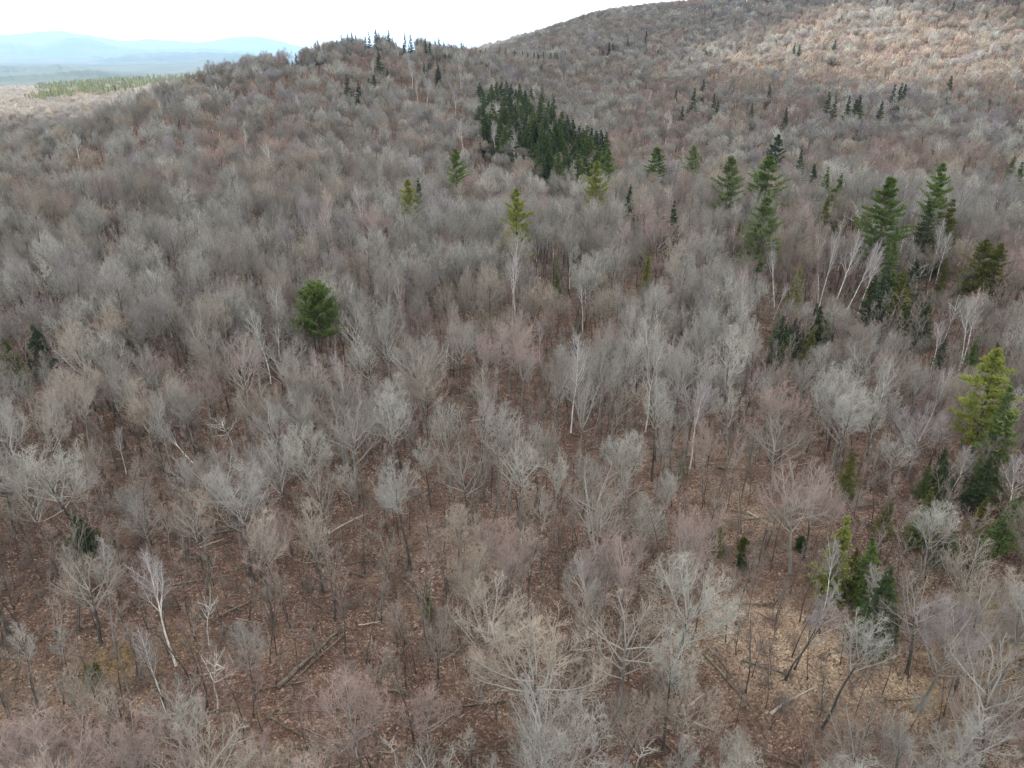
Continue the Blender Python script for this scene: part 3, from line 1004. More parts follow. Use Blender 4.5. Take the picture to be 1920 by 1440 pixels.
for px, ty, h in SKY:
    h = h * .9 + 5.5
    p = under(px, ty, h, 320, 800)
    keep_view(px, 4, ty + .42 * h, p)
    put_conifer(p, h, 'smallspruce', random.choice((DARK, (.07, .09, .04))), None, random.uniform(1.2, 1.7), 'spruce_tree', 'scattered spruces along the wooded hilltop')
RIGHT = [(1300, 165, 17), (1268, 168, 11), (1282, 200, 12), (1320, 148, 11), (1214, 54, 18), (1490, 80, 13), (1500, 82, 11), (1445, 157, 12), (1347, 190, 12), (1556, 172, 14), (1568, 178, 14), (1595, 178, 16), (1615, 178, 17),
         (1607, 185, 15), (1680, 160, 14), (1690, 155, 14), (1700, 157, 14), (1785, 141, 12), (1143, 78, 9), (1150, 80, 9), (1178, 70, 9), (1131, 88, 8), (1790, 0, 15), (1565, 74, 13), (1412, 195, 10), (1478, 200, 11), (1655, 190, 14), (1340, 176, 10)]
for px, ty, h in RIGHT:
    h += 7
    p = under(px, ty, h, 330, 1200)
    keep_view(px, 5, ty + .8 * h, p)
    put_conifer(p, h, 'smallspruce', random.choice((DARK, (.06, .085, .045))), None, random.uniform(1.1, 1.6), 'spruce_tree', 'lone dark spruces on the far hillside')

# ------------------------------------------------------------------ landmark hardwoods and birches: shape, base px, base row, top row, tint, width, pale bark, lean, label
LAND = [
    ('broad', 150, 1015, 795, 'silvery', 1.35, False, (0, 0), 'huge old maple with a wide silvery crown and thick dark trunk'),
    ('broad', 585, 965, 780, 'silvery', 1.0, False, (0, 0), 'rounded silvery maple with a dense brush of upright twigs'),
    ('broad', 1268, 1300, 1030, 'silvery', 1.05, False, (0, 0), 'spreading silver maple over a straight black trunk by the bright clearing'),
    ('broad', 1010, 1395, 1110, 'tan', 1.25, False, (0, 0), 'widest tan maple, dome of fine branches, nearest in the middle'),
    ('tall', 972, 1035, 820, 'silvery', 1.05, True, (0, 0), 'tall narrow silvery maple, larger of a close pair'),
    ('tall', 1035, 1030, 840, 'silvery', .8, True, (0, 0), 'slimmer silvery maple of a close pair'),
    ('broad', 1165, 965, 800, 'silvery', .95, True, (0, 0), 'silvery maple with upswept limbs beside the close pair'),
    ('vase', 1085, 885, 655, 'grey', .85, True, (0, 0), 'tall grey maple flaring upward from a dark doubled trunk'),
    ('broad', 1195, 1075, 920, 'silvery', .9, True, (0, 0), 'pale grey maple with arching side limbs behind the spreading silver maple'),
    ('broad', 1722, 1330, 1080, 'mauve', 1.0, True, (0, 0), 'mauve tinted round maple on a pale grey trunk'),
    ('vase', 1790, 1180, 990, 'tan', 1.2, True, (0, 0), 'peach coloured maple with fanned upright limbs'),
    ('broad', 1730, 1080, 925, 'silvery', 1.05, True, (0, 0), 'silvery bushy maple between olive spruces'),
    ('tall', 1540, 1370, 1110, 'silvery', 1.1, False, (.03, .1), 'pale topped maple leaning out on a dark curved trunk'),
    ('slim', 1473, 1275, 1095, 'mauve', 1.4, False, (0, 0), 'mauve topped slender maple with twin dark trunks in the bright clearing'),
    ('slim', 1490, 1255, 1080, 'grey', 1.2, False, (0, 0), 'grey slender maple close behind the twin trunked one'),
    ('vase', 845, 920, 735, 'silvery', .9, True, (0, 0), 'silvery maple with forked upright limbs above fallen logs'),
    ('tall', 700, 790, 625, 'silvery', 1.2, True, (0, 0), 'silvery grey tall maple in front of the round headed pine'),
    ('broad', 470, 1080, 850, 'grey', 1.1, False, (0, 0), 'wide grey maple with a dark leaning trunk'),
    ('broad', 265, 1010, 895, 'grey', 1.2, False, (0, 0), 'low bushy grey maple next to the huge old maple'),
    ('vase', 1460, 870, 700, 'pinkish', 1.0, False, (0, 0), 'pinkish red budded maple with an egg shaped crown'),
    ('tall', 1360, 880, 715, 'silvery', 1.0, True, (0, 0), 'white limbed maple beside the egg shaped red budded maple'),
    ('broad', 1700, 900, 740, 'mauve', 1.1, True, (0, 0), 'mauve grey maple with many crossing branches'),
    ('broad', 1800, 850, 670, 'tan', 1.0, True, (0, 0), 'tall tan maple next to the big yellow green pine'),
    ('vase', 795, 1420, 1280, 'pinkish', 1.25, False, (0, 0), 'rose pink budded maple in the foreground hollow'),
    ('vase', 745, 1215, 1130, 'pinkish', .9, False, (0, 0), 'small rose red budded tree near the slim yellow topped spruce'),
    ('vase', 500, 1460, 1360, 'pinkish', 1.2, False, (0, 0), 'pinkish brush headed tree cut by the bottom edge'),
    ('broad', 820, 1290, 1130, 'brown', .8, False, (0, 0), 'brown twiggy maple with upright fans beside the widest tan maple'),
    ('broad', 480, 1310, 1150, 'grey', .75, False, (0, 0), 'lone grey tree with a shaggy narrow crown in the brown hollow'),
    ('slim', 120, 1320, 1180, 'grey', 1.3, False, (0, 0), 'dark trunked slender tree, second from the bottom corner'),
    ('slim', 75, 1330, 1150, 'grey', 1.3, False, (0, 0), 'dark trunked slender tree at the bottom corner'),
    ('slim', 240, 1435, 1285, 'tan', 1.5, True, (0, 0), 'tan feathery slender tree below the leaning birches'),
    ('broad', 1380, 1455, 1370, 'silvery', 1.1, True, (0, 0), 'silver maple top cut by the bottom edge'),
    ('slim', 885, 1455, 1370, 'silvery', 1.6, True, (0, 0), 'small white limbed tree cut by the bottom edge'),
    ('broad', 1170, 1450, 1290, 'tan', .95, True, (0, 0), 'tan open crowned maple between two larger maples'),
    ('tall', 1690, 1400, 1270, 'grey', .9, False, (0, 0), 'grey maple on a thin dark trunk at the clearing edge'),
    ('broad', 910, 395, 318, 'cream', 1.45, True, (0, 0), 'pale cream domed crown, broadest on the shelf edge'),
    ('broad', 1010, 395, 320, 'cream', 1.3, True, (0, 0), 'pale cream domed crown next to the broadest one'),
    ('broad', 1085, 400, 322, 'cream', 1.0, True, (0, 0), 'smaller pale cream crown at the end of the domed row'),
    ('vase', 1505, 440, 368, 'pinkish', 1.5, False, (0, 0), 'wide reddish domed crown below the broad dense pine'),
    ('vase', 700, 455, 372, 'pinkish', 1.5, False, (0, 0), 'reddish wide crown beside the ragged lime pine'),
    ('broad', 300, 760, 640, 'pinkish', 1.2, False, (0, 0), 'dusty pink wide crown in the dense wood'),
    ('vase', 1240, 470, 388, 'pinkish', 1.1, False, (0, 0), 'rusty pink fan crowned maple on the shelf'),
]
for shape, px, by, ty, tint, wide, pale, lean, lab in LAND:
    p = at(px, by)
    H = height_to(p, px, ty)
    ref = {'broad': 18, 'tall': 19, 'slim': 16, 'vase': 17}[shape]
    if by < 480:
        H = max(H, 18.)
        p = under(px, ty, H, 120, 420)
    if tint in ('pinkish', 'cream') and shape in ('vase', 'broad'):
        shape = 'dense'
    elif shape == 'broad':
        shape = 'grand'
    put_bare(p, H, shape, tint, lab, (-lean[0], lean[1]), pale, wide)
    keep_view(px, (by - ty) * (.3 if by < 480 else .16) * wide, ty + (.62 if by < 480 else .42) * (by - ty), p)
    TAKEN.append((p[0], p[1], 2.4 + H * .13 * wide))

BIRCHES = [
    ('birch', 330, 1248, 1035, 1.0, (0, 0), 'tall white birch with many rising branches, taller of two leaning birches'),
    ('birch', 312, 1335, 1175, .9, (0, -.22), 'white birch leaning hard sideways in front of the taller birch'),
    ('snag', 408, 1335, 1190, .8, (0, .04), 'thin crooked pale birch beside the two leaning birches'),
    ('snag', 392, 1210, 1105, .8, (0, .0), 'bent white stem behind the crooked pale birch'),
    ('birch', 378, 885, 775, .9, (0, -.42), 'white birch bowed over sideways with hanging branches'),
    ('snag', 440, 850, 765, 1.3, (0, 0), 'white bare limbed dead tree beside the bowed birch'),
    ('birch', 237, 890, 795, .8, (0, 0), 'thin white birch behind the bushy grey maple'),
    ('birch', 1293, 880, 710, .75, (0, 0), 'straight white birch standing among tan crowns'),
    ('snag', 1607, 455, 378, 1.5, (0, 0), 'bleached antler like dead tree beside the tallest deep green pine'),
    ('snag', 1572, 460, 400, 1.2, (0, -.15), 'smaller bleached dead tree next to the antler like one'),
    ('birch', 1560, 590, 430, .8, (0, .08), 'white birch in the right hand group, leaning outward'),
    ('birch', 1585, 590, 445, .8, (0, .14), 'white birch leaning farthest in its group'),
    ('birch', 1535, 580, 425, .75, (0, .02), 'upright white birch at the edge of its group'),
    ('birch', 1605, 600, 460, .7, (0, .1), 'slender white birch at the end of its group'),
    ('snag', 1715, 560, 480, 1.1, (0, .05), 'small bleached snag beside the brown topped spruce'),
    ('snag', 1795, 500, 432, 1.3, (0, .1), 'bleached forked snag behind the broad tiered pine'),
    ('birch', 1745, 700, 600, 1.0, (0, 0), 'white stemmed birch with a bright forked top near the dark clump'),
    ('birch', 1450, 600, 530, .7, (0, .3), 'pale leaning stem under grey crowns left of the birch group'),
    ('birch', 1885, 985, 830, 1.1, (0, .03), 'white branching tree against the dark spruces at the picture edge'),
    ('birch', 1775, 940, 835, 1.1, (0, .22), 'pale tree leaning sideways before the dark spruces'),
    ('birch', 1615, 1190, 1045, 1.0, (0, 0), 'white stemmed tree in front of the dark shaded spruce'),
    ('birch', 1540, 1160, 1010, .8, (0, .05), 'pale thin birch beside the young yellow green spruce'),
    ('snag', 1190, 1450, 1375, 1.2, (0, 0), 'white forked dead tree near the bottom edge'),
    ('snag', 745, 1440, 1375, 1.1, (0, 0), 'white angular dead tree in the foreground'),
    ('birch', 630, 690, 610, .8, (0, -.05), 'white stem under the round headed pine'),
    ('birch', 870, 300, 218, 1.1, (0, 0), 'white birch with a fanned crown below the dark grove'),
    ('birch', 930, 305, 225, 1.0, (0, 0), 'white birch next to the fanned one below the dark grove'),
    ('snag', 1016, 300, 265, .8, (0, 0), 'short white snag in front of the dark grove'),
    ('birch', 785, 205, 145, 1.0, (0, 0), 'white birch high on the hill flank'),
    ('birch', 800, 210, 145, 1.0, (0, .08), 'leaning white birch high on the hill flank'),
    ('birch', 775, 180, 110, .9, (0, 0), 'tall white birch just under the hilltop'),
    ('birch', 855, 225, 170, .9, (0, 0), 'white birch left of the dark grove'),
    ('birch', 960, 610, 480, .9, (0, 0), 'tall grey white birch in the middle of the wood'),
    ('birch', 1012, 680, 600, .7, (0, 0), 'short white birch stem beside a leaf opening'),
]
for shape, px, by, ty, wide, lean, lab in BIRCHES:
    p = at(px, by)
    H = height_to(p, px, ty) / max(.6, math.cos(lean[1]))
    put_bare(p, H, shape, 'mauve' if shape == 'birch' else 'silvery', lab, lean, False, wide, 'birch_tree' if shape == 'birch' else 'dead_tree',
             'white stemmed birches' if shape == 'birch' else 'bleached dead trees')
    keep_view(px, (by - ty) * .1, ty + .7 * (by - ty), p)
    TAKEN.append((p[0], p[1], 2.6))

# ------------------------------------------------------------------ fallen logs: two ends in the picture, radius
LOGS = [((520, 1292), (637, 1178), .26, 0, 'thickest mossy fallen log lying diagonally across the brown hollow'),
        ((1322, 1228), (1415, 1336), .15, 0, 'long dark fallen log slanting below the bright clearing'),
        ((1392, 1238), (1478, 1268), .17, 0, 'dark fallen log ending at the twin trunked slender maple'),
        ((1443, 1340), (1530, 1288), .15, 1, 'pale brown fallen log beside the slender twin trunks'),
        ((1290, 1328), (1320, 1300), .10, 1, 'short pale fallen log beside the black trunk'),
        ((1280, 1322), (1290, 1365), .10, 1, 'pale stick like log near the black trunk base'),
        ((1300, 1355), (1345, 1372), .10, 1, 'thin pale log lying below the black trunk'),
        ((672, 1172), (720, 1165), .09, 1, 'thin white fallen branch in the brown hollow'),
        ((612, 1002), (688, 965), .16, 1, 'grey brown fallen log behind the brown hollow'),
        ((575, 955), (690, 925), .16, 0, 'dark fallen log beside the rounded silvery maple'),
        ((600, 925), (665, 862), .16, 0, 'dark log slanting uphill under thin trees'),
        ((985, 688), (1040, 718), .18, 0, 'dark broken log in the upper leaf opening'),
        ((740, 745), (765, 700), .13, 1, 'pale slanting log under the silvery grey tall maple'),
        ((700, 740), (752, 722), .13, 0, 'dark log crossing behind the silvery grey tall maple'),
        ((930, 815), (965, 755), .10, 0, 'thin dark pole lying across the red brown hollow'),
        ((880, 790), (960, 778), .10, 1, 'bleached pole lying in the red brown hollow'),
        ((770, 935), (830, 905), .14, 0, 'dark log among stems beside the brown hollow'),
        ((850, 985), (895, 945), .14, 0, 'dark log at the foot of the forked silvery maple'),
        ((1065, 905), (1105, 882), .16, 0, 'stout dark log beneath the close pair of maples'),
        ((1070, 925), (1108, 905), .12, 0, 'dark log parallel to the stout one'),
        ((1225, 840), (1300, 850), .12, 0, 'dark log lying level under tan crowns'),
        ((1240, 880), (1360, 862), .12, 0, 'long thin dark log near the straight white birch'),
        ((345, 1045), (400, 1055), .17, 0, 'dark rotten log beneath the wide grey maple'),
        ((370, 1030), (420, 1010), .12, 1, 'pale curved log beneath the wide grey maple'),
        ((120, 1190), (195, 1165), .16, 0, 'dark old log lying across the slope by the leaning birches'),
        ((640, 1400), (700, 1375), .12, 0, 'dark short log near the bottom edge'),
        ((1240, 1270), (1180, 1330), .14, 0, 'dark log running down from the widest tan maple'),
        ((1845, 1120), (1890, 1105), .20, 0, 'reddish rotten log beside the peach coloured maple'),
        ((1640, 1230), (1590, 1290), .12, 0, 'dark pole leaning on the ground near the mauve maple'),
        ((1200, 660), (1260, 640), .15, 0, 'dark log in the upper leaf opening by grey maples'),
        ((860, 560), (905, 590), .16, 0, 'log lying in the shade of the upper wood'),
        ((1400, 960), (1450, 985), .12, 1, 'pale thin log at the edge of the leaf strewn clearing'),
        ((950, 960), (1000, 985), .12, 0, 'dark thin log crossing behind the close pair of maples'),
        ((730, 1040), (800, 1030), .12, 0, 'dark low log in the brown hollow'),
        ((640, 1060), (700, 1052), .14, 0, 'moss flecked log in the brown hollow')]
for kq, (a, c, rad, pale, lab) in enumerate(LOGS):
    pa, pc = np.array(at(*a)), np.array(at(*c))
    t = np.linspace(0, 1, 12)[:, None]
    P = pa * (1 - t) + pc * t
    side = norm(np.cross(pc - pa, [0, 0, 1.]))
    P = P + side * (np.sin(t * 3.1 + kq) * .02 + rng.normal(0, .006, t.shape)) * np.linalg.norm(pc - pa)
    rr_ = rad * (1 - .55 * t[:, 0])
    P[:, 2] = np.maximum(ground_z(P[:, 0], P[:, 1]), (pa[2] * (1 - t) + pc[2] * t)[:, 0] - .1) + rr_ * .75
    o = thing('fallen_log', 'log', 'fallen logs on the forest floor', tuple(pa), label=lab)
    Q = (P - pa)[None]
    lm = tubes(Q, np.array([rad]), np.array([rad * .45]), 8, 0, np.array([.5]))
    v, f, lv, va = lm
    nv = len(v)
    v = np.r_[v, Q[0, :1], Q[0, -1:]]
    caps = [[nv, (s + 1) % 8, s] for s in range(8)] + [[nv + 1, nv - 8 + s, nv - 8 + (s + 1) % 8] for s in range(8)]
    me = new_mesh('fallen log', v, np.r_[f, np.array(caps)], [M_LOG_PALE if pale else M_LOG])
    link('log_stem', me, o)
    for s_ in range(random.randint(2, 4)):
        tt = random.uniform(.3, .9)
        bp, tn = sample(Q, np.array([[tt]]))
        dv = norm(tn[0] * .6 + rng.normal(0, .6, (1, 3)) + np.array([[0, 0, .45]]))
        B = polylines(bp[0], dv, np.array([random.uniform(.6, 2.2)]), 4, .1, .15, rng)
        bm = tubes(B, np.array([rad * .3]), np.array([rad * .07]), 4, 0, np.array([.5]))
        link('branch_stub', new_mesh('branch stub', bm[0], bm[1], [M_LOG_PALE if pale else M_LOG]), o)

# ------------------------------------------------------------------ the rest of the wood: scatter
TAKEN_A = np.array(TAKEN)
MAXAZ = .86


def grid_points(d0, d1, s, jit=.42):
    xs = np.arange(-d1, d1, s)
    gx, gy = np.meshgrid(xs, np.arange(6, d1, s * .87))
    gx = gx + (np.arange(gx.shape[0])[:, None] % 2) * s * .5
    gx = (gx + rng.uniform(-jit, jit, gx.shape) * s).ravel()
    gy = (gy + rng.uniform(-jit, jit, gy.shape) * s).ravel()
    d = np.hypot(gx, gy)
    a = np.abs(np.arctan2(gx, gy))
    k = (d >= d0) & (d < d1) & (a < np.where(d < 60, 1.1, np.where(d < 140, MAXAZ, .74)))
    return gx[k], gy[k]


def free(x, y, f=1.0):
    d2 = (x[:, None] - TAKEN_A[None, :, 0]) ** 2 + (y[:, None] - TAKEN_A[None, :, 1]) ** 2
    return (d2 > (TAKEN_A[None, :, 2] * f) ** 2).all(1)


def seen(x, y, z, h=20., slack=14.):
    """not sunk well below the skyline as seen from about the camera"""
    d = np.hypot(x, y)
    ok = np.ones(len(x), bool)
    for f in np.linspace(.3, .96, 22):
        zz = ground_z(x * f, y * f) + 10
        ok &= (CAM_Z + (z + h - CAM_Z) * f + slack * f) > zz
    return ok


CLEAR = [(905, 790, 9), (930, 860, 7), (860, 1040, 7), (700, 1130, 9), (560, 1240, 8), (1490, 1215, 10), (1400, 1160, 8), (1610, 1290, 7), (430, 1250, 6), (230, 1330, 7),
         (620, 1330, 7), (1330, 1280, 5), (1400, 1020, 7), (1440, 950, 7), (1010, 720, 7), (1230, 620, 7), (850, 620, 6), (1000, 900, 5), (1120, 1010, 5), (720, 960, 6), (90, 1230, 6), (1850, 1230, 5), (300, 1130, 6)]
CL = np.array([(*at(a, b_)[:2], r_) for a, b_, r_ in CLEAR])


def clearing(x, y):
    d2 = (x[:, None] - CL[None, :, 0]) ** 2 + (y[:, None] - CL[None, :, 1]) ** 2
    return np.exp(-d2 / CL[None, :, 2] ** 2).max(1)


x1, y1 = grid_points(17, 300, 5.0)
k = free(x1, y1) & (rng.uniform(0, 1, len(x1)) > clearing(x1, y1) * .95)
x1, y1 = x1[k], y1[k]
x2, y2 = grid_points(300, 720, 7.9)
k = free(x2, y2, .7)
x2, y2 = x2[k], y2[k]
x3, y3 = grid_points(720, 1420, 9.2)
z1, z2, z3 = ground_z(x1, y1), ground_z(x2, y2), ground_z(x3, y3)
k = seen(x2, y2, z2); x2, y2, z2 = x2[k], y2[k], z2[k]
k = seen(x3, y3, z3); x3, y3, z3 = x3[k], y3[k], z3[k]

tnames = list(TINTS)


def choose_tint(x, y):
    """spatially clumped choice of twig colour"""
    u = value_noise(x / 16, y / 16, 41) * .6 + value_noise(x / 60, y / 60, 42) * .4
    u = u + rng.normal(0, .11, len(x))
    for px, py, r_ in ((700, 400, 14), (1000, 385, 10), (1500, 395, 14), (1700, 330, 16), (1870, 345, 18), (250, 700, 9), (480, 330, 22), (1450, 760, 8), (780, 1350, 7), (100, 480, 16), (1340, 420, 10), (1250, 430, 9), (1840, 1090, 6)):
        p = at(px, py)
        u = u + .36 * np.exp(-((x - p[0]) ** 2 + (y - p[1]) ** 2) / r_ ** 2)
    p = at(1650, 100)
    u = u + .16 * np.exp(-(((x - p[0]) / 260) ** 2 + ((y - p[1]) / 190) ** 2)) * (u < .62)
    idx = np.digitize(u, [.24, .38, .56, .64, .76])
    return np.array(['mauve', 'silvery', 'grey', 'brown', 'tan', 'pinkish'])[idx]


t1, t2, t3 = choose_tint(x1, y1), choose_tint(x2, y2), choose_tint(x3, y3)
VW = np.array(VIEW)


def capped(x, y, z, H, crown=.1, lowest=6.):
    """tree heights lowered where a taller landmark behind shows above them"""
    d = np.hypot(x, y)
    H = H.copy()
    u, _ = project(x, y, z + H * .8)
    half = FPX * H * crown / d
    for a0, a1, row, dv in VW:
        k = np.where((d < dv - 2) & (d > dv * .35) & (u + half > a0) & (u - half < a1))[0]
        if len(k):
            _, t = az_tan(u[k], np.full(len(k), row))
            H[k] = np.minimum(H[k], CAM_Z + d[k] * t - z[k])
    return H, H > lowest


SH1 = np.array(['tall', 'tall', 'tall', 'broad', 'broad', 'slim', 'slim', 'vase'])[rng.integers(0, 8, len(x1))]
k = ((t1 == 'pinkish') & (rng.uniform(0, 1, len(x1)) < .4)) | ((t1 == 'tan') & (rng.uniform(0, 1, len(x1)) < .3)) | (rng.uniform(0, 1, len(x1)) < .06)
SH1 = np.where(k, 'dense', SH1)
LO = {'dense': 10, 'tall': 14, 'broad': 12, 'slim': 10, 'vase': 10}
HI = {'dense': 16, 'tall': 20, 'broad': 17, 'slim': 16, 'vase': 15}
H1 = np.array([rng.uniform(LO[q], HI[q]) for q in SH1])
H1, k = capped(x1, y1, z1, H1)
x1, y1, z1, t1, SH1, H1 = x1[k], y1[k], z1[k], t1[k], SH1[k], H1[k]
u, v = project(x1, y1, z1 + 10)
infr = (u > -20) & (u < 1940) & (v > -20) & (v < 1480)
order = np.argsort(np.where(infr, np.hypot(x1, y1), 1e9))
bk = [q for q in order[40:1500] if (u[q] > 1000 or rng.uniform() < .25) and rng.uniform() < .05 and v[q] < 950][:36]
for q in bk:
    put_bare((float(x1[q]), float(y1[q]), float(z1[q])), float(H1[q]) * 1.08, 'birch' if random.random() < .85 else 'snag', random.choice(('mauve', 'pinkish', 'grey')), None,
             (random.gauss(0, .06), random.gauss(0, .09)), False, random.uniform(.75, 1.), 'birch_tree', 'white stemmed birches')
order = np.array([q for q in order if q not in set(bk)])
n_ind = 300 - len(LAND) - 2
ind = order[:n_ind]
rest1 = order[n_ind:]
for q in ind:
    shp, H = str(SH1[q]), float(H1[q])
    put_bare((float(x1[q]), float(y1[q]), float(z1[q])), H, shp, str(t1[q]), None, (random.gauss(0, .03), random.gauss(0, .03)),
             random.random() < .35, random.uniform(.85, 1.15))


# ------------------------------------------------------------------ stuff drawn with geometry nodes
def variant_collection(name, meshes):
    col = bpy.data.collections.new(name)
    for q, me in enumerate(meshes):
        col.objects.link(bpy.data.objects.new(f'{name} {q:02d}', me))
    return col


def scatter(name, col, nvar, x, y, z, scl, tint, label_idx=None, rot=None):
    me = bpy.data.meshes.new(name)
    nn = len(x)
    me.vertices.add(nn)
    me.vertices.foreach_set('co', np.c_[x, y, z].astype(np.float32).ravel())
    a_ = me.attributes.new('idx', 'INT', 'POINT')
    a_.data.foreach_set('value', (rng.integers(0, nvar, nn) if label_idx is None else label_idx).astype(np.int32))
    a_ = me.attributes.new('rot', 'FLOAT_VECTOR', 'POINT')
    R = np.c_[rng.normal(0, .04, nn), rng.normal(0, .04, nn), rng.uniform(0, 6.28, nn)] if rot is None else rot
    a_.data.foreach_set('vector', R.astype(np.float32).ravel())
    a_ = me.attributes.new('scl', 'FLOAT_VECTOR', 'POINT')
    a_.data.foreach_set('vector', np.asarray(scl, np.float32).ravel())
    a_ = me.attributes.new('tint', 'FLOAT_COLOR', 'POINT')
    a_.data.foreach_set('color', np.c_[tint, np.ones(nn)].astype(np.float32).ravel())
    o = link(name, me)
    o['kind'] = 'stuff'
    ng = bpy.data.node_groups.new(name, 'GeometryNodeTree')
    ng.interface.new_socket('Geometry', in_out='INPUT', socket_type='NodeSocketGeometry')
    ng.interface.new_socket('Geometry', in_out='OUTPUT', socket_type='NodeSocketGeometry')
    gi, go = ng.nodes.new('NodeGroupInput'), ng.nodes.new('NodeGroupOutput')
    iop = ng.nodes.new('GeometryNodeInstanceOnPoints')
    ci = ng.nodes.new('GeometryNodeCollectionInfo')
    ci.inputs['Collection'].default_value = col
    ci.inputs['Separate Children'].default_value = True
    ci.inputs['Reset Children'].default_value = True
    iop.inputs['Pick Instance'].default_value = True

    def na(nm, ty):
        t_ = ng.nodes.new('GeometryNodeInputNamedAttribute')
        t_.data_type = ty
        t_.inputs['Name'].default_value = nm
        return [s for s in t_.outputs if s.enabled and s.name == 'Attribute'][0]
    L = ng.links.new
    L(gi.outputs[0], iop.inputs['Points'])
    L(ci.outputs[0], iop.inputs['Instance'])
    L(na('idx', 'INT'), iop.inputs['Instance Index'])
    L(na('rot', 'FLOAT_VECTOR'), iop.inputs['Rotation'])
    L(na('scl', 'FLOAT_VECTOR'), iop.inputs['Scale'])
    L(iop.outputs[0], go.inputs[0])
    md = o.modifiers.new('scatter', 'NODES')
    md.node_group = ng
    return o


def whole(name, tc_, bark, twigm):
    """trunk and crown in one mesh for the mass of the wood"""
    t, c = tc_
    V_, F_, L_, A_ = join([t, c])
    me = new_mesh(name, V_, F_, [bark, twigm], {'lev': L_, 'var': A_})
    mi = np.zeros(len(F_), np.int32)
    mi[len(t[1]):] = 1
    me.polygons.foreach_set('material_index', mi)
    return me


def tint_arr(names, s=.15):
    c = np.array([TINTS[q] for q in names])
    return c * np.clip(1 + rng.normal(0, s, (len(names), 1)), .6, 1.4)


# mid distance: same trees as the near ones
mid_v = [whole('mid tree', NEAR[q], M_BARK, M_TWIG_FAR) for q in (('broad', 0), ('tall', 0), ('tall', 1), ('tall', 2), ('broad', 1), ('vase', 0), ('slim', 0), ('slim', 1), ('tall', 3))]
mid_v += [whole('mid birch', BIRCH['birch', 0], M_BIRCH, M_BIRCH_TWIG_FAR), whole('mid birch', BIRCH['birch', 1], M_BIRCH, M_BIRCH_TWIG_FAR)]
mid_v += [whole('mid tree', NEAR['dense', 0], M_BARK, M_TWIG_FAR), whole('mid tree', NEAR['dense', 1], M_BARK, M_TWIG_FAR)]
col_mid = variant_collection('mid wood', mid_v)
nn = len(rest1)
pick = {'broad': (0, 4), 'tall': (1, 2, 3, 8), 'vase': (5,), 'slim': (6, 7), 'dense': (11, 12)}
ix = np.array([random.choice(pick[q]) if random.random() > .035 else random.choice((9, 10)) for q in SH1[rest1]])
h = H1[rest1] / 17.5
wv = rng.uniform(.85, 1.15, nn)
scatter('bare_woods', col_mid, 13, x1[rest1], y1[rest1], z1[rest1], np.c_[h * wv, h * wv, h], tint_arr(t1[rest1]), ix)
# far: fewer, thicker twigs that carry the same cover at that distance
far_specs = [dict(H=18, fork=.36, trunk_top=.62, limbs=11, limb_len=.42, limb_ang=52, limb_up=.5, dome=(.66, .27, .33)),
             dict(H=18, fork=.42, trunk_top=.66, limbs=10, limb_len=.38, limb_ang=48, limb_up=.6, dome=(.68, .24, .31)),
             dict(H=18, fork=.45, trunk_top=.68, limbs=10, limb_len=.34, limb_ang=44, limb_up=.7, dome=(.7, .21, .30)),
             dict(H=17, fork=.30, trunk_top=.55, limbs=11, limb_len=.48, limb_ang=40, limb_up=.6, dome=(.66, .27, .34)),
             dict(H=18, fork=.38, trunk_top=.62, limbs=12, limb_len=.42, limb_ang=55, limb_up=.5, dome=(.67, .29, .31))]
_fr = random.Random(3)
for q in range(6):
    w_ = _fr.uniform(.2, .32)
    far_specs.append(dict(H=_fr.uniform(15, 19), fork=_fr.uniform(.3, .5), trunk_top=_fr.uniform(.55, .75), limbs=_fr.randint(7, 11), limb_len=w_ * 1.5, limb_ang=_fr.uniform(36, 55), limb_up=_fr.uniform(.4, .8),
                          dome=(_fr.uniform(.64, .7), w_, _fr.uniform(.28, .34)), lean=.06))
far_d = [bare_tree(900 + q, n2=10, n3=13, n4=0, r_trunk=.2, twig=.027, **s) for q, s in enumerate(far_specs)]
far_v = [whole('far tree', q, M_BARK, M_TWIG_FAR) for q in far_d]
NFB = len(far_v)
far_v.append(whole('far birch', bare_tree(930, H=18, fork=.45, trunk_top=.85, limbs=11, limb_len=.24, limb_ang=32, limb_up=.8, n2=7, n3=6, n4=0, r_trunk=.17, twig=.03, thick=1.3), M_BIRCH, M_BIRCH_TWIG_FAR))
col_far = variant_collection('far wood', far_v)
nn = len(x2)
ix = np.where(rng.uniform(0, 1, nn) < .03, NFB, rng.integers(0, NFB, nn))
h = rng.uniform(.55, 1.04, nn); wv = rng.uniform(.85, 1.3, nn)
hh, k = capped(x2, y2, z2, h * 18, .24)
h, wv, ix, x2, y2, z2, t2 = hh[k] / 18, wv[k], ix[k], x2[k], y2[k], z2[k], t2[k]
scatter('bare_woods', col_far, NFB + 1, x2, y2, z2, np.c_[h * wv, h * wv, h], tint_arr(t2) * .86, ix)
nn = len(x3)
ix = np.where(rng.uniform(0, 1, nn) < .02, NFB, rng.integers(0, NFB, nn))
h = rng.uniform(.75, 1.05, nn); wv = rng.uniform(1.1, 1.55, nn)
hh, k = capped(x3, y3, z3, h * 18, .24)
h, wv, ix, x3, y3, z3, t3 = hh[k] / 18, wv[k], ix[k], x3[k], y3[k], z3[k], t3[k]
scatter('bare_woods', col_far, NFB + 1, x3, y3, z3, np.c_[h * wv, h * wv, h], tint_arr(t3) * .9, ix)

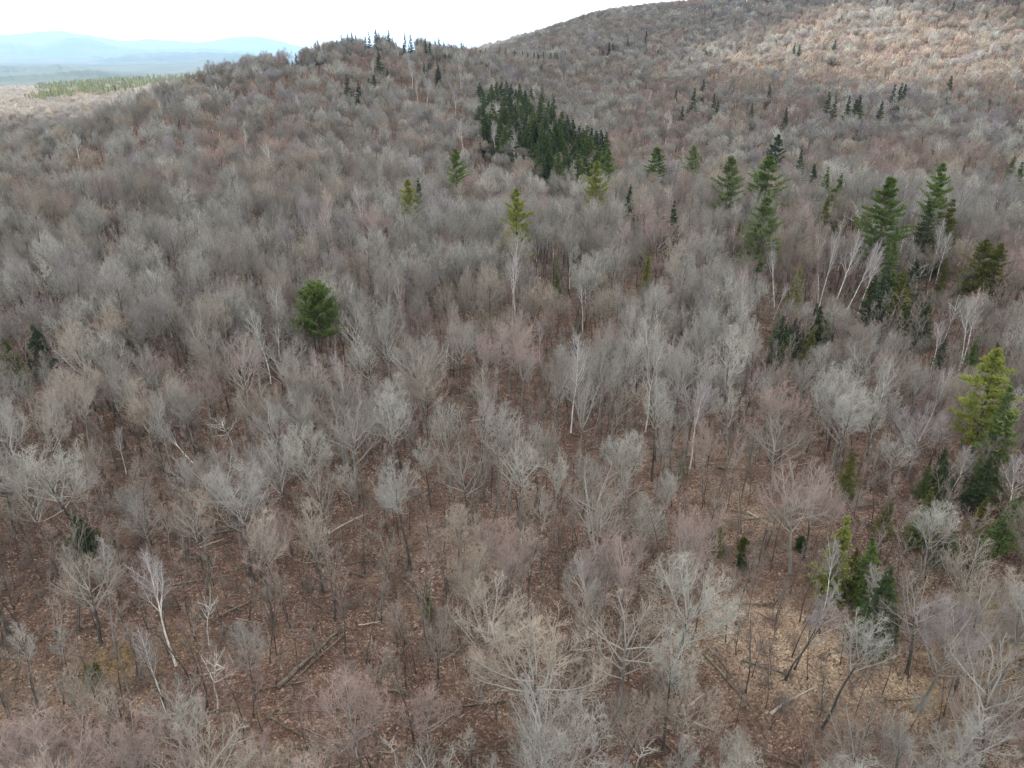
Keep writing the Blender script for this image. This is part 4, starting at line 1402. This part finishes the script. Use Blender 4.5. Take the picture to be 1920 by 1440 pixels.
# far stand of green conifers, lightened in colour to stand for sun and haze, on the low slope beyond the shoulder
x4, y4 = grid_points(900, 2600, 13)
z4 = ground_z(x4, y4)
u, v = project(x4, y4, z4 + 8)
k = (u > -300) & (u < 420) & seen(x4, y4, z4)
x4, y4, z4, u, v = x4[k], y4[k], z4[k], u[k], v[k]
con = (u > 40 + 60 * value_noise(x4 / 90, y4 / 90, 3)) & (v < 192 - (u - 70) * .17 + 22 * value_noise(x4 / 70, y4 / 70, 7)) & (rng.uniform(0, 1, len(x4)) < .9)
far_con = variant_collection('far stand', [whole('far conifer', (join([c_[0], c_[1]]), c_[2]), M_BARK, M_NEEDLE_FAR) for c_ in [conifer(950 + q, 15, 6.5, .05, 10, 5, 'spruce', 3, 4, 2.6) for q in range(3)]])
nn = int(con.sum())
h = rng.uniform(.6, 1.6, nn)
g = np.array([[.27, .30, .13]]) * (1 + rng.normal(0, .2, (nn, 1)))
scatter('conifer_woods', far_con, 3, x4[con], y4[con], z4[con], np.c_[h * 1.1, h * 1.1, h], g)
k = ~con
nn = int(k.sum())
h = rng.uniform(.75, 1.05, nn); wv = rng.uniform(1.5, 2., nn)
scatter('bare_woods', col_far, NFB + 1, x4[k], y4[k], z4[k], np.c_[h * wv, h * wv, h], tint_arr(np.where(rng.uniform(0, 1, nn) < .6, 'tan', 'grey')), rng.integers(0, NFB, nn))

# thin saplings and brush under the near trees
sap = [bare_tree(1000 + q, H=H_, fork=.45, trunk_top=.9, limbs=7, limb_len=.20, limb_ang=35, limb_up=.5, n2=5, n3=4, n4=0, r_trunk=.065, twig=.008, crook=.05) for q, H_ in enumerate((6, 9, 12, 11, 8))]
col_sap = variant_collection('sapling', [whole('sapling', s, M_BARK, M_TWIG_FAR) for s in sap])
xs, ys = grid_points(38, 300, 3.4, .5)
k = rng.uniform(0, 1, len(xs)) > .3
xs, ys = xs[k], ys[k]
nn = len(xs)
h = rng.uniform(.6, 1.25, nn)
scatter('saplings', col_sap, 5, xs, ys, ground_z(xs, ys), np.c_[h, h, h], tint_arr(np.where(rng.uniform(0, 1, nn) < .5, 'brown', 'pinkish')) * .85)


def brush(seed, H):
    r = np.random.default_rng(seed)
    m = 26
    base = np.c_[r.normal(0, .35, (m, 2)), np.zeros(m)]
    d = np.c_[r.normal(0, .35, (m, 2)), np.ones(m)]
    P = polylines(base, d, r.uniform(.5, 1, m) * H, 3, .1, .12, r)
    a = tubes(P, np.full(m, .014), np.full(m, .006), 3, .6, r.uniform(0, 1, m))
    p, d, ln, rr = children(P, np.full(m, H), np.full(m, .012), 6, .3, 1, 35, .3, r, lambda t: 1.1 - .5 * t, .7)
    return join([a, spikes(p, d, ln, np.full(len(p), .008), 1., r.uniform(0, 1, len(p)))])


bv = []
for q in range(4):
    B = brush(1100 + q, 1.6)
    bv.append(new_mesh('brush', B[0], B[1], [M_TWIG_FAR], {'lev': B[2], 'var': B[3]}))
col_br = variant_collection('brush', bv)
xs, ys = grid_points(38, 240, 2.7, .5)
dens = value_noise(xs / 9, ys / 9, 61)
k = (rng.uniform(0, 1, len(xs)) < smooth(.35, .75, dens) * .8)
xs, ys = xs[k], ys[k]
nn = len(xs)
h = rng.uniform(.5, 1.3, nn)
scatter('undergrowth', col_br, 4, xs, ys, ground_z(xs, ys), np.c_[h, h, h], tint_arr(np.where(rng.uniform(0, 1, nn) < .6, 'pinkish', 'brown')) * .75)

# sticks and limbs shed on the forest floor
dv_ = []
for q in range(6):
    r = np.random.default_rng(1300 + q)
    Ls = (1.2, 2.0, 3.0, 4.5, 6.5, 9.0)[q]
    P = polylines(np.array([[-Ls / 2, 0, .06 + .02 * Ls]]), np.array([[1., 0, 0]]), np.array([Ls]), 6, 0, .07, r)
    P[..., 2] = .05 + .015 * Ls
    pr = [tubes(P, np.array([.02 + .011 * Ls]), np.array([.012]), 4, 0, np.array([.5]))]
    p, d, ln, rr = children(P, np.array([Ls]), np.array([.02 + .008 * Ls]), 5, .3, 1, 45, .22, r, lambda t: 1.2 - .6 * t, .4)
    pr.append(spikes(p, d * np.array([1, 1, .5]), ln, rr, .5, r.uniform(0, 1, len(p))))
    B = join(pr)
    dv_.append(new_mesh('sticks', B[0], B[1], [M_LOG_PALE if q in (1,) else M_LOG], {'lev': B[2], 'var': B[3]}))
col_st = variant_collection('sticks', dv_)
xs, ys = grid_points(38, 210, 3.0, .5)
nn = len(xs)
scatter('woodland_debris', col_st, 6, xs, ys, ground_z(xs, ys) + .03, np.ones((nn, 3)) * rng.uniform(.7, 1.2, (nn, 1)), np.ones((nn, 3)), rng.choice(6, nn, p=[.3, .14, .22, .06, .18, .1]))

# leaf litter: real dry leaves on the near floor
M_LEAF, n, l, b = material('dry fallen leaves', .8, .2)
vr = attr(n, 'var')
l.new(mix(n, l, 1, ramp(n, l, vr.outputs['Fac'], ((0, (.045, .028, .022)), (.4, (.10, .062, .047)), (.75, (.185, .125, .095)), (1, (.40, .32, .245)))), attr(n, 'tint', 'INSTANCER').outputs['Color'], 'MULTIPLY'), b.inputs['Base Color'])
lv_ = []
for q in range(5):
    r = np.random.default_rng(1200 + q)
    m = 90
    p = np.c_[r.uniform(-1.3, 1.3, (m, 2)), r.uniform(.01, .06, m)]
    ang = r.uniform(0, 6.28, m)
    e1 = np.c_[np.cos(ang), np.sin(ang), r.normal(0, .45, m)] * r.uniform(.05, .12, (m, 1))
    e2 = np.c_[-np.sin(ang), np.cos(ang), r.normal(0, .45, m)] * r.uniform(.035, .08, (m, 1))
    V_ = np.stack([p - e1, p - e2, p + e1, p + e2], 1).reshape(-1, 3)
    F_ = np.arange(m * 4).reshape(-1, 4)
    lv_.append(new_mesh('leaves', V_, F_, [M_LEAF], {'var': np.repeat(r.beta(1.3, 2.2, m), 4)}))
col_lf = variant_collection('leaves', lv_)
xs, ys = grid_points(40, 170, 1.9, .5)
zs = ground_z(xs, ys) + .02
e = .5
gx = (ground_z(xs + e, ys) - ground_z(xs - e, ys)) / (2 * e)
gy = (ground_z(xs, ys + e) - ground_z(xs, ys - e)) / (2 * e)
nn = len(xs)
dry_sunlit_w = np.zeros(nn)
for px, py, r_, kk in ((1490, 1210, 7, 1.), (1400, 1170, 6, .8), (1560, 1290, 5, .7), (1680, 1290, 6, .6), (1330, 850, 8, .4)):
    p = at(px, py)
    dry_sunlit_w = np.maximum(dry_sunlit_w, kk * np.exp(-((xs - p[0]) ** 2 + (ys - p[1]) ** 2) / r_ ** 2))
tl = np.array([[.9, .82, .78]]) * (1 - dry_sunlit_w[:, None]) + np.array([[1.9, 1.95, 1.85]]) * dry_sunlit_w[:, None]  # leaves in the clearing lightened by colour, in place of sun on them
scatter('leaf_litter', col_lf, 5, xs, ys, zs, np.ones((nn, 3)), tl, None, np.c_[np.arctan(gy), -np.arctan(gx), np.zeros(nn)])

# ------------------------------------------------------------------ labels for the trees that have none: told by look and nearest landmark
SHAPEW = {'dense': 'bushy','broad': 'round crowned', 'tall': 'tall', 'slim': 'slender', 'vase': 'fan shaped', 'spruce': 'full', 'smallspruce': 'small', 'birch': 'white', 'snag': 'bleached'}
MARKS = [('the round headed green pine', 585, 620), ('the tallest green pine', 1682, 450), ('the big yellow green pine', 1884, 760), ('the young yellow green spruce', 1577, 1040),
         ('the two leaning birches', 310, 1200), ('the huge old maple', 110, 900), ('the rounded silvery maple', 555, 850), ('the black trunked silver maple', 1255, 1150),
         ('the widest tan maple', 985, 1220), ('the close pair of maples', 995, 930), ('the bright clearing', 1480, 1210), ('the mauve round maple', 1735, 1150), ('the thick diagonal log', 580, 1235),
         ('the slim yellow topped spruce', 800, 1110), ('the egg shaped pinkish maple', 1460, 780), ('the straight white birch', 1293, 790), ('the bowed white birch', 350, 830),
         ('the olive bush', 176, 1260), ('the white birch group', 1570, 520), ('the red leaved bush', 727, 635), ('the brown hollow', 700, 1140), ('the tall flaring maple', 1085, 760),
         ('the dark spruce clump', 1690, 590), ('the silvery bushy maple', 1715, 990)]
ORD = ['nearest', 'second nearest', 'third nearest', 'fourth nearest', 'fifth nearest', 'sixth nearest', 'seventh nearest', 'eighth nearest', 'ninth nearest', 'tenth nearest', 'eleventh nearest', 'twelfth nearest']
buckets = {}
for w in THINGS:
    if w['label'] or w['name'] not in ('bare_tree', 'birch_tree'):
        continue
    x, y, z = w['loc']
    u, v = project(x, y, z + w['H'] * .6)
    ds = [math.hypot(u - a, v - b_) for _, a, b_ in MARKS]
    k = int(np.argmin(ds))
    du, dv = u - MARKS[k][1], v - MARKS[k][2]
    rel = ('right of' if du > 0 else 'left of') if abs(du) > abs(dv) else ('in front of' if dv > 0 else 'behind')
    adj = f"{w['tint']} {SHAPEW[w['shape']]} {'pale barked' if w['pale'] else 'bare'} tree" 
    if w['name'] == 'birch_tree':
        adj = f"{'straight' if w['shape'] == 'birch' else 'crooked'} white birch with {w['tint']} twigs"
    buckets.setdefault((adj, rel, MARKS[k][0]), []).append((ds[k], w))
for (adj, rel, mk), lst in buckets.items():
    lst.sort(key=lambda q: q[0])
    for q, (_, w) in enumerate(lst):
        w['o']['label'] = f"{adj}, {ORD[q] + ' ' if len(lst) > 1 else ''}{rel} {mk}"
        w['label'] = w['o']['label']


def chain_labels(group, text_first, fmt):
    lst = [w for w in THINGS if not w['label'] and w['o'].get('group') == group]
    lst = sorted(lst, key=lambda w: project(*w['loc'])[0])
    return lst


NUM = ['first', 'second', 'third', 'fourth', 'fifth', 'sixth', 'seventh', 'eighth', 'ninth', 'tenth', 'eleventh', 'twelfth', 'thirteenth', 'fourteenth', 'fifteenth', 'sixteenth', 'seventeenth', 'eighteenth',
       'nineteenth', 'twentieth']
TENS = {2: 'twenty', 3: 'thirty', 4: 'forty', 5: 'fifty', 6: 'sixty', 7: 'seventy', 8: 'eighty', 9: 'ninety'}


def ordinal(q):
    if q < 20:
        return NUM[q]
    if q >= 99:
        return 'hundred and ' + NUM[q - 100] if q >= 100 else 'hundredth'
    t_, o_ = divmod(q + 1, 10)
    return (TENS[t_][:-1] + 'ieth') if o_ == 0 else f'{TENS[t_]}-{NUM[o_ - 1]}'


for grp, txt in (('shaded spruces in the mixed wood', '{s} shaded spruce among grey trees, {o} from the left in the mixed wood'),
                 ('spruces of the dark grove on the hill flank', '{s} dark spruce in the hillside grove, {o} from its left'),
                 ('scattered spruces along the wooded hilltop', '{s} spruce on the wooded hilltop, {o} from the left end of the line'),
                 ('lone dark spruces on the far hillside', '{s} dark spruce on the far hillside, {o} from its left end')):
    for q, w in enumerate(chain_labels(grp, '', '')):
        w['label'] = w['o']['label'] = txt.format(s='tall' if w['H'] > 14 else ('short' if w['H'] < 11 else 'pointed'), o=ordinal(q))

# ------------------------------------------------------------------ haze: closed box of pale air round camera and land
M_HAZE = bpy.data.materials.new('haze')
M_HAZE.use_nodes = True
hn = M_HAZE.node_tree.nodes
for q in list(hn):
    if q.type != 'OUTPUT_MATERIAL':
        hn.remove(q)
pv = hn.new('ShaderNodeVolumePrincipled')
pv.inputs['Color'].default_value = (.33, .52, .76, 1)
pv.inputs['Density'].default_value = 5.5e-5
pv.inputs['Anisotropy'].default_value = 0.2
M_HAZE.node_tree.links.new(pv.outputs['Volume'], [q for q in hn if q.type == 'OUTPUT_MATERIAL'][0].inputs['Volume'])
hx, hz0, hz1 = 30500., -160., 640.
hv = [(sx * hx, sy * hx, z_) for z_ in (hz0, hz1) for sx, sy in ((-1, -1), (1, -1), (1, 1), (-1, 1))]
hf = [(3, 2, 1, 0), (4, 5, 6, 7), (0, 1, 5, 4), (1, 2, 6, 5), (2, 3, 7, 6), (3, 0, 4, 7)]
hz = link('haze', new_mesh('haze', hv, hf, [M_HAZE]))
hz['kind'] = 'stuff'
hz.display_type = 'WIRE'
print('COUNTS individuals', len(THINGS), 'mid', len(rest1), 'far', len(x2), len(x3), 'stand', len(x4))
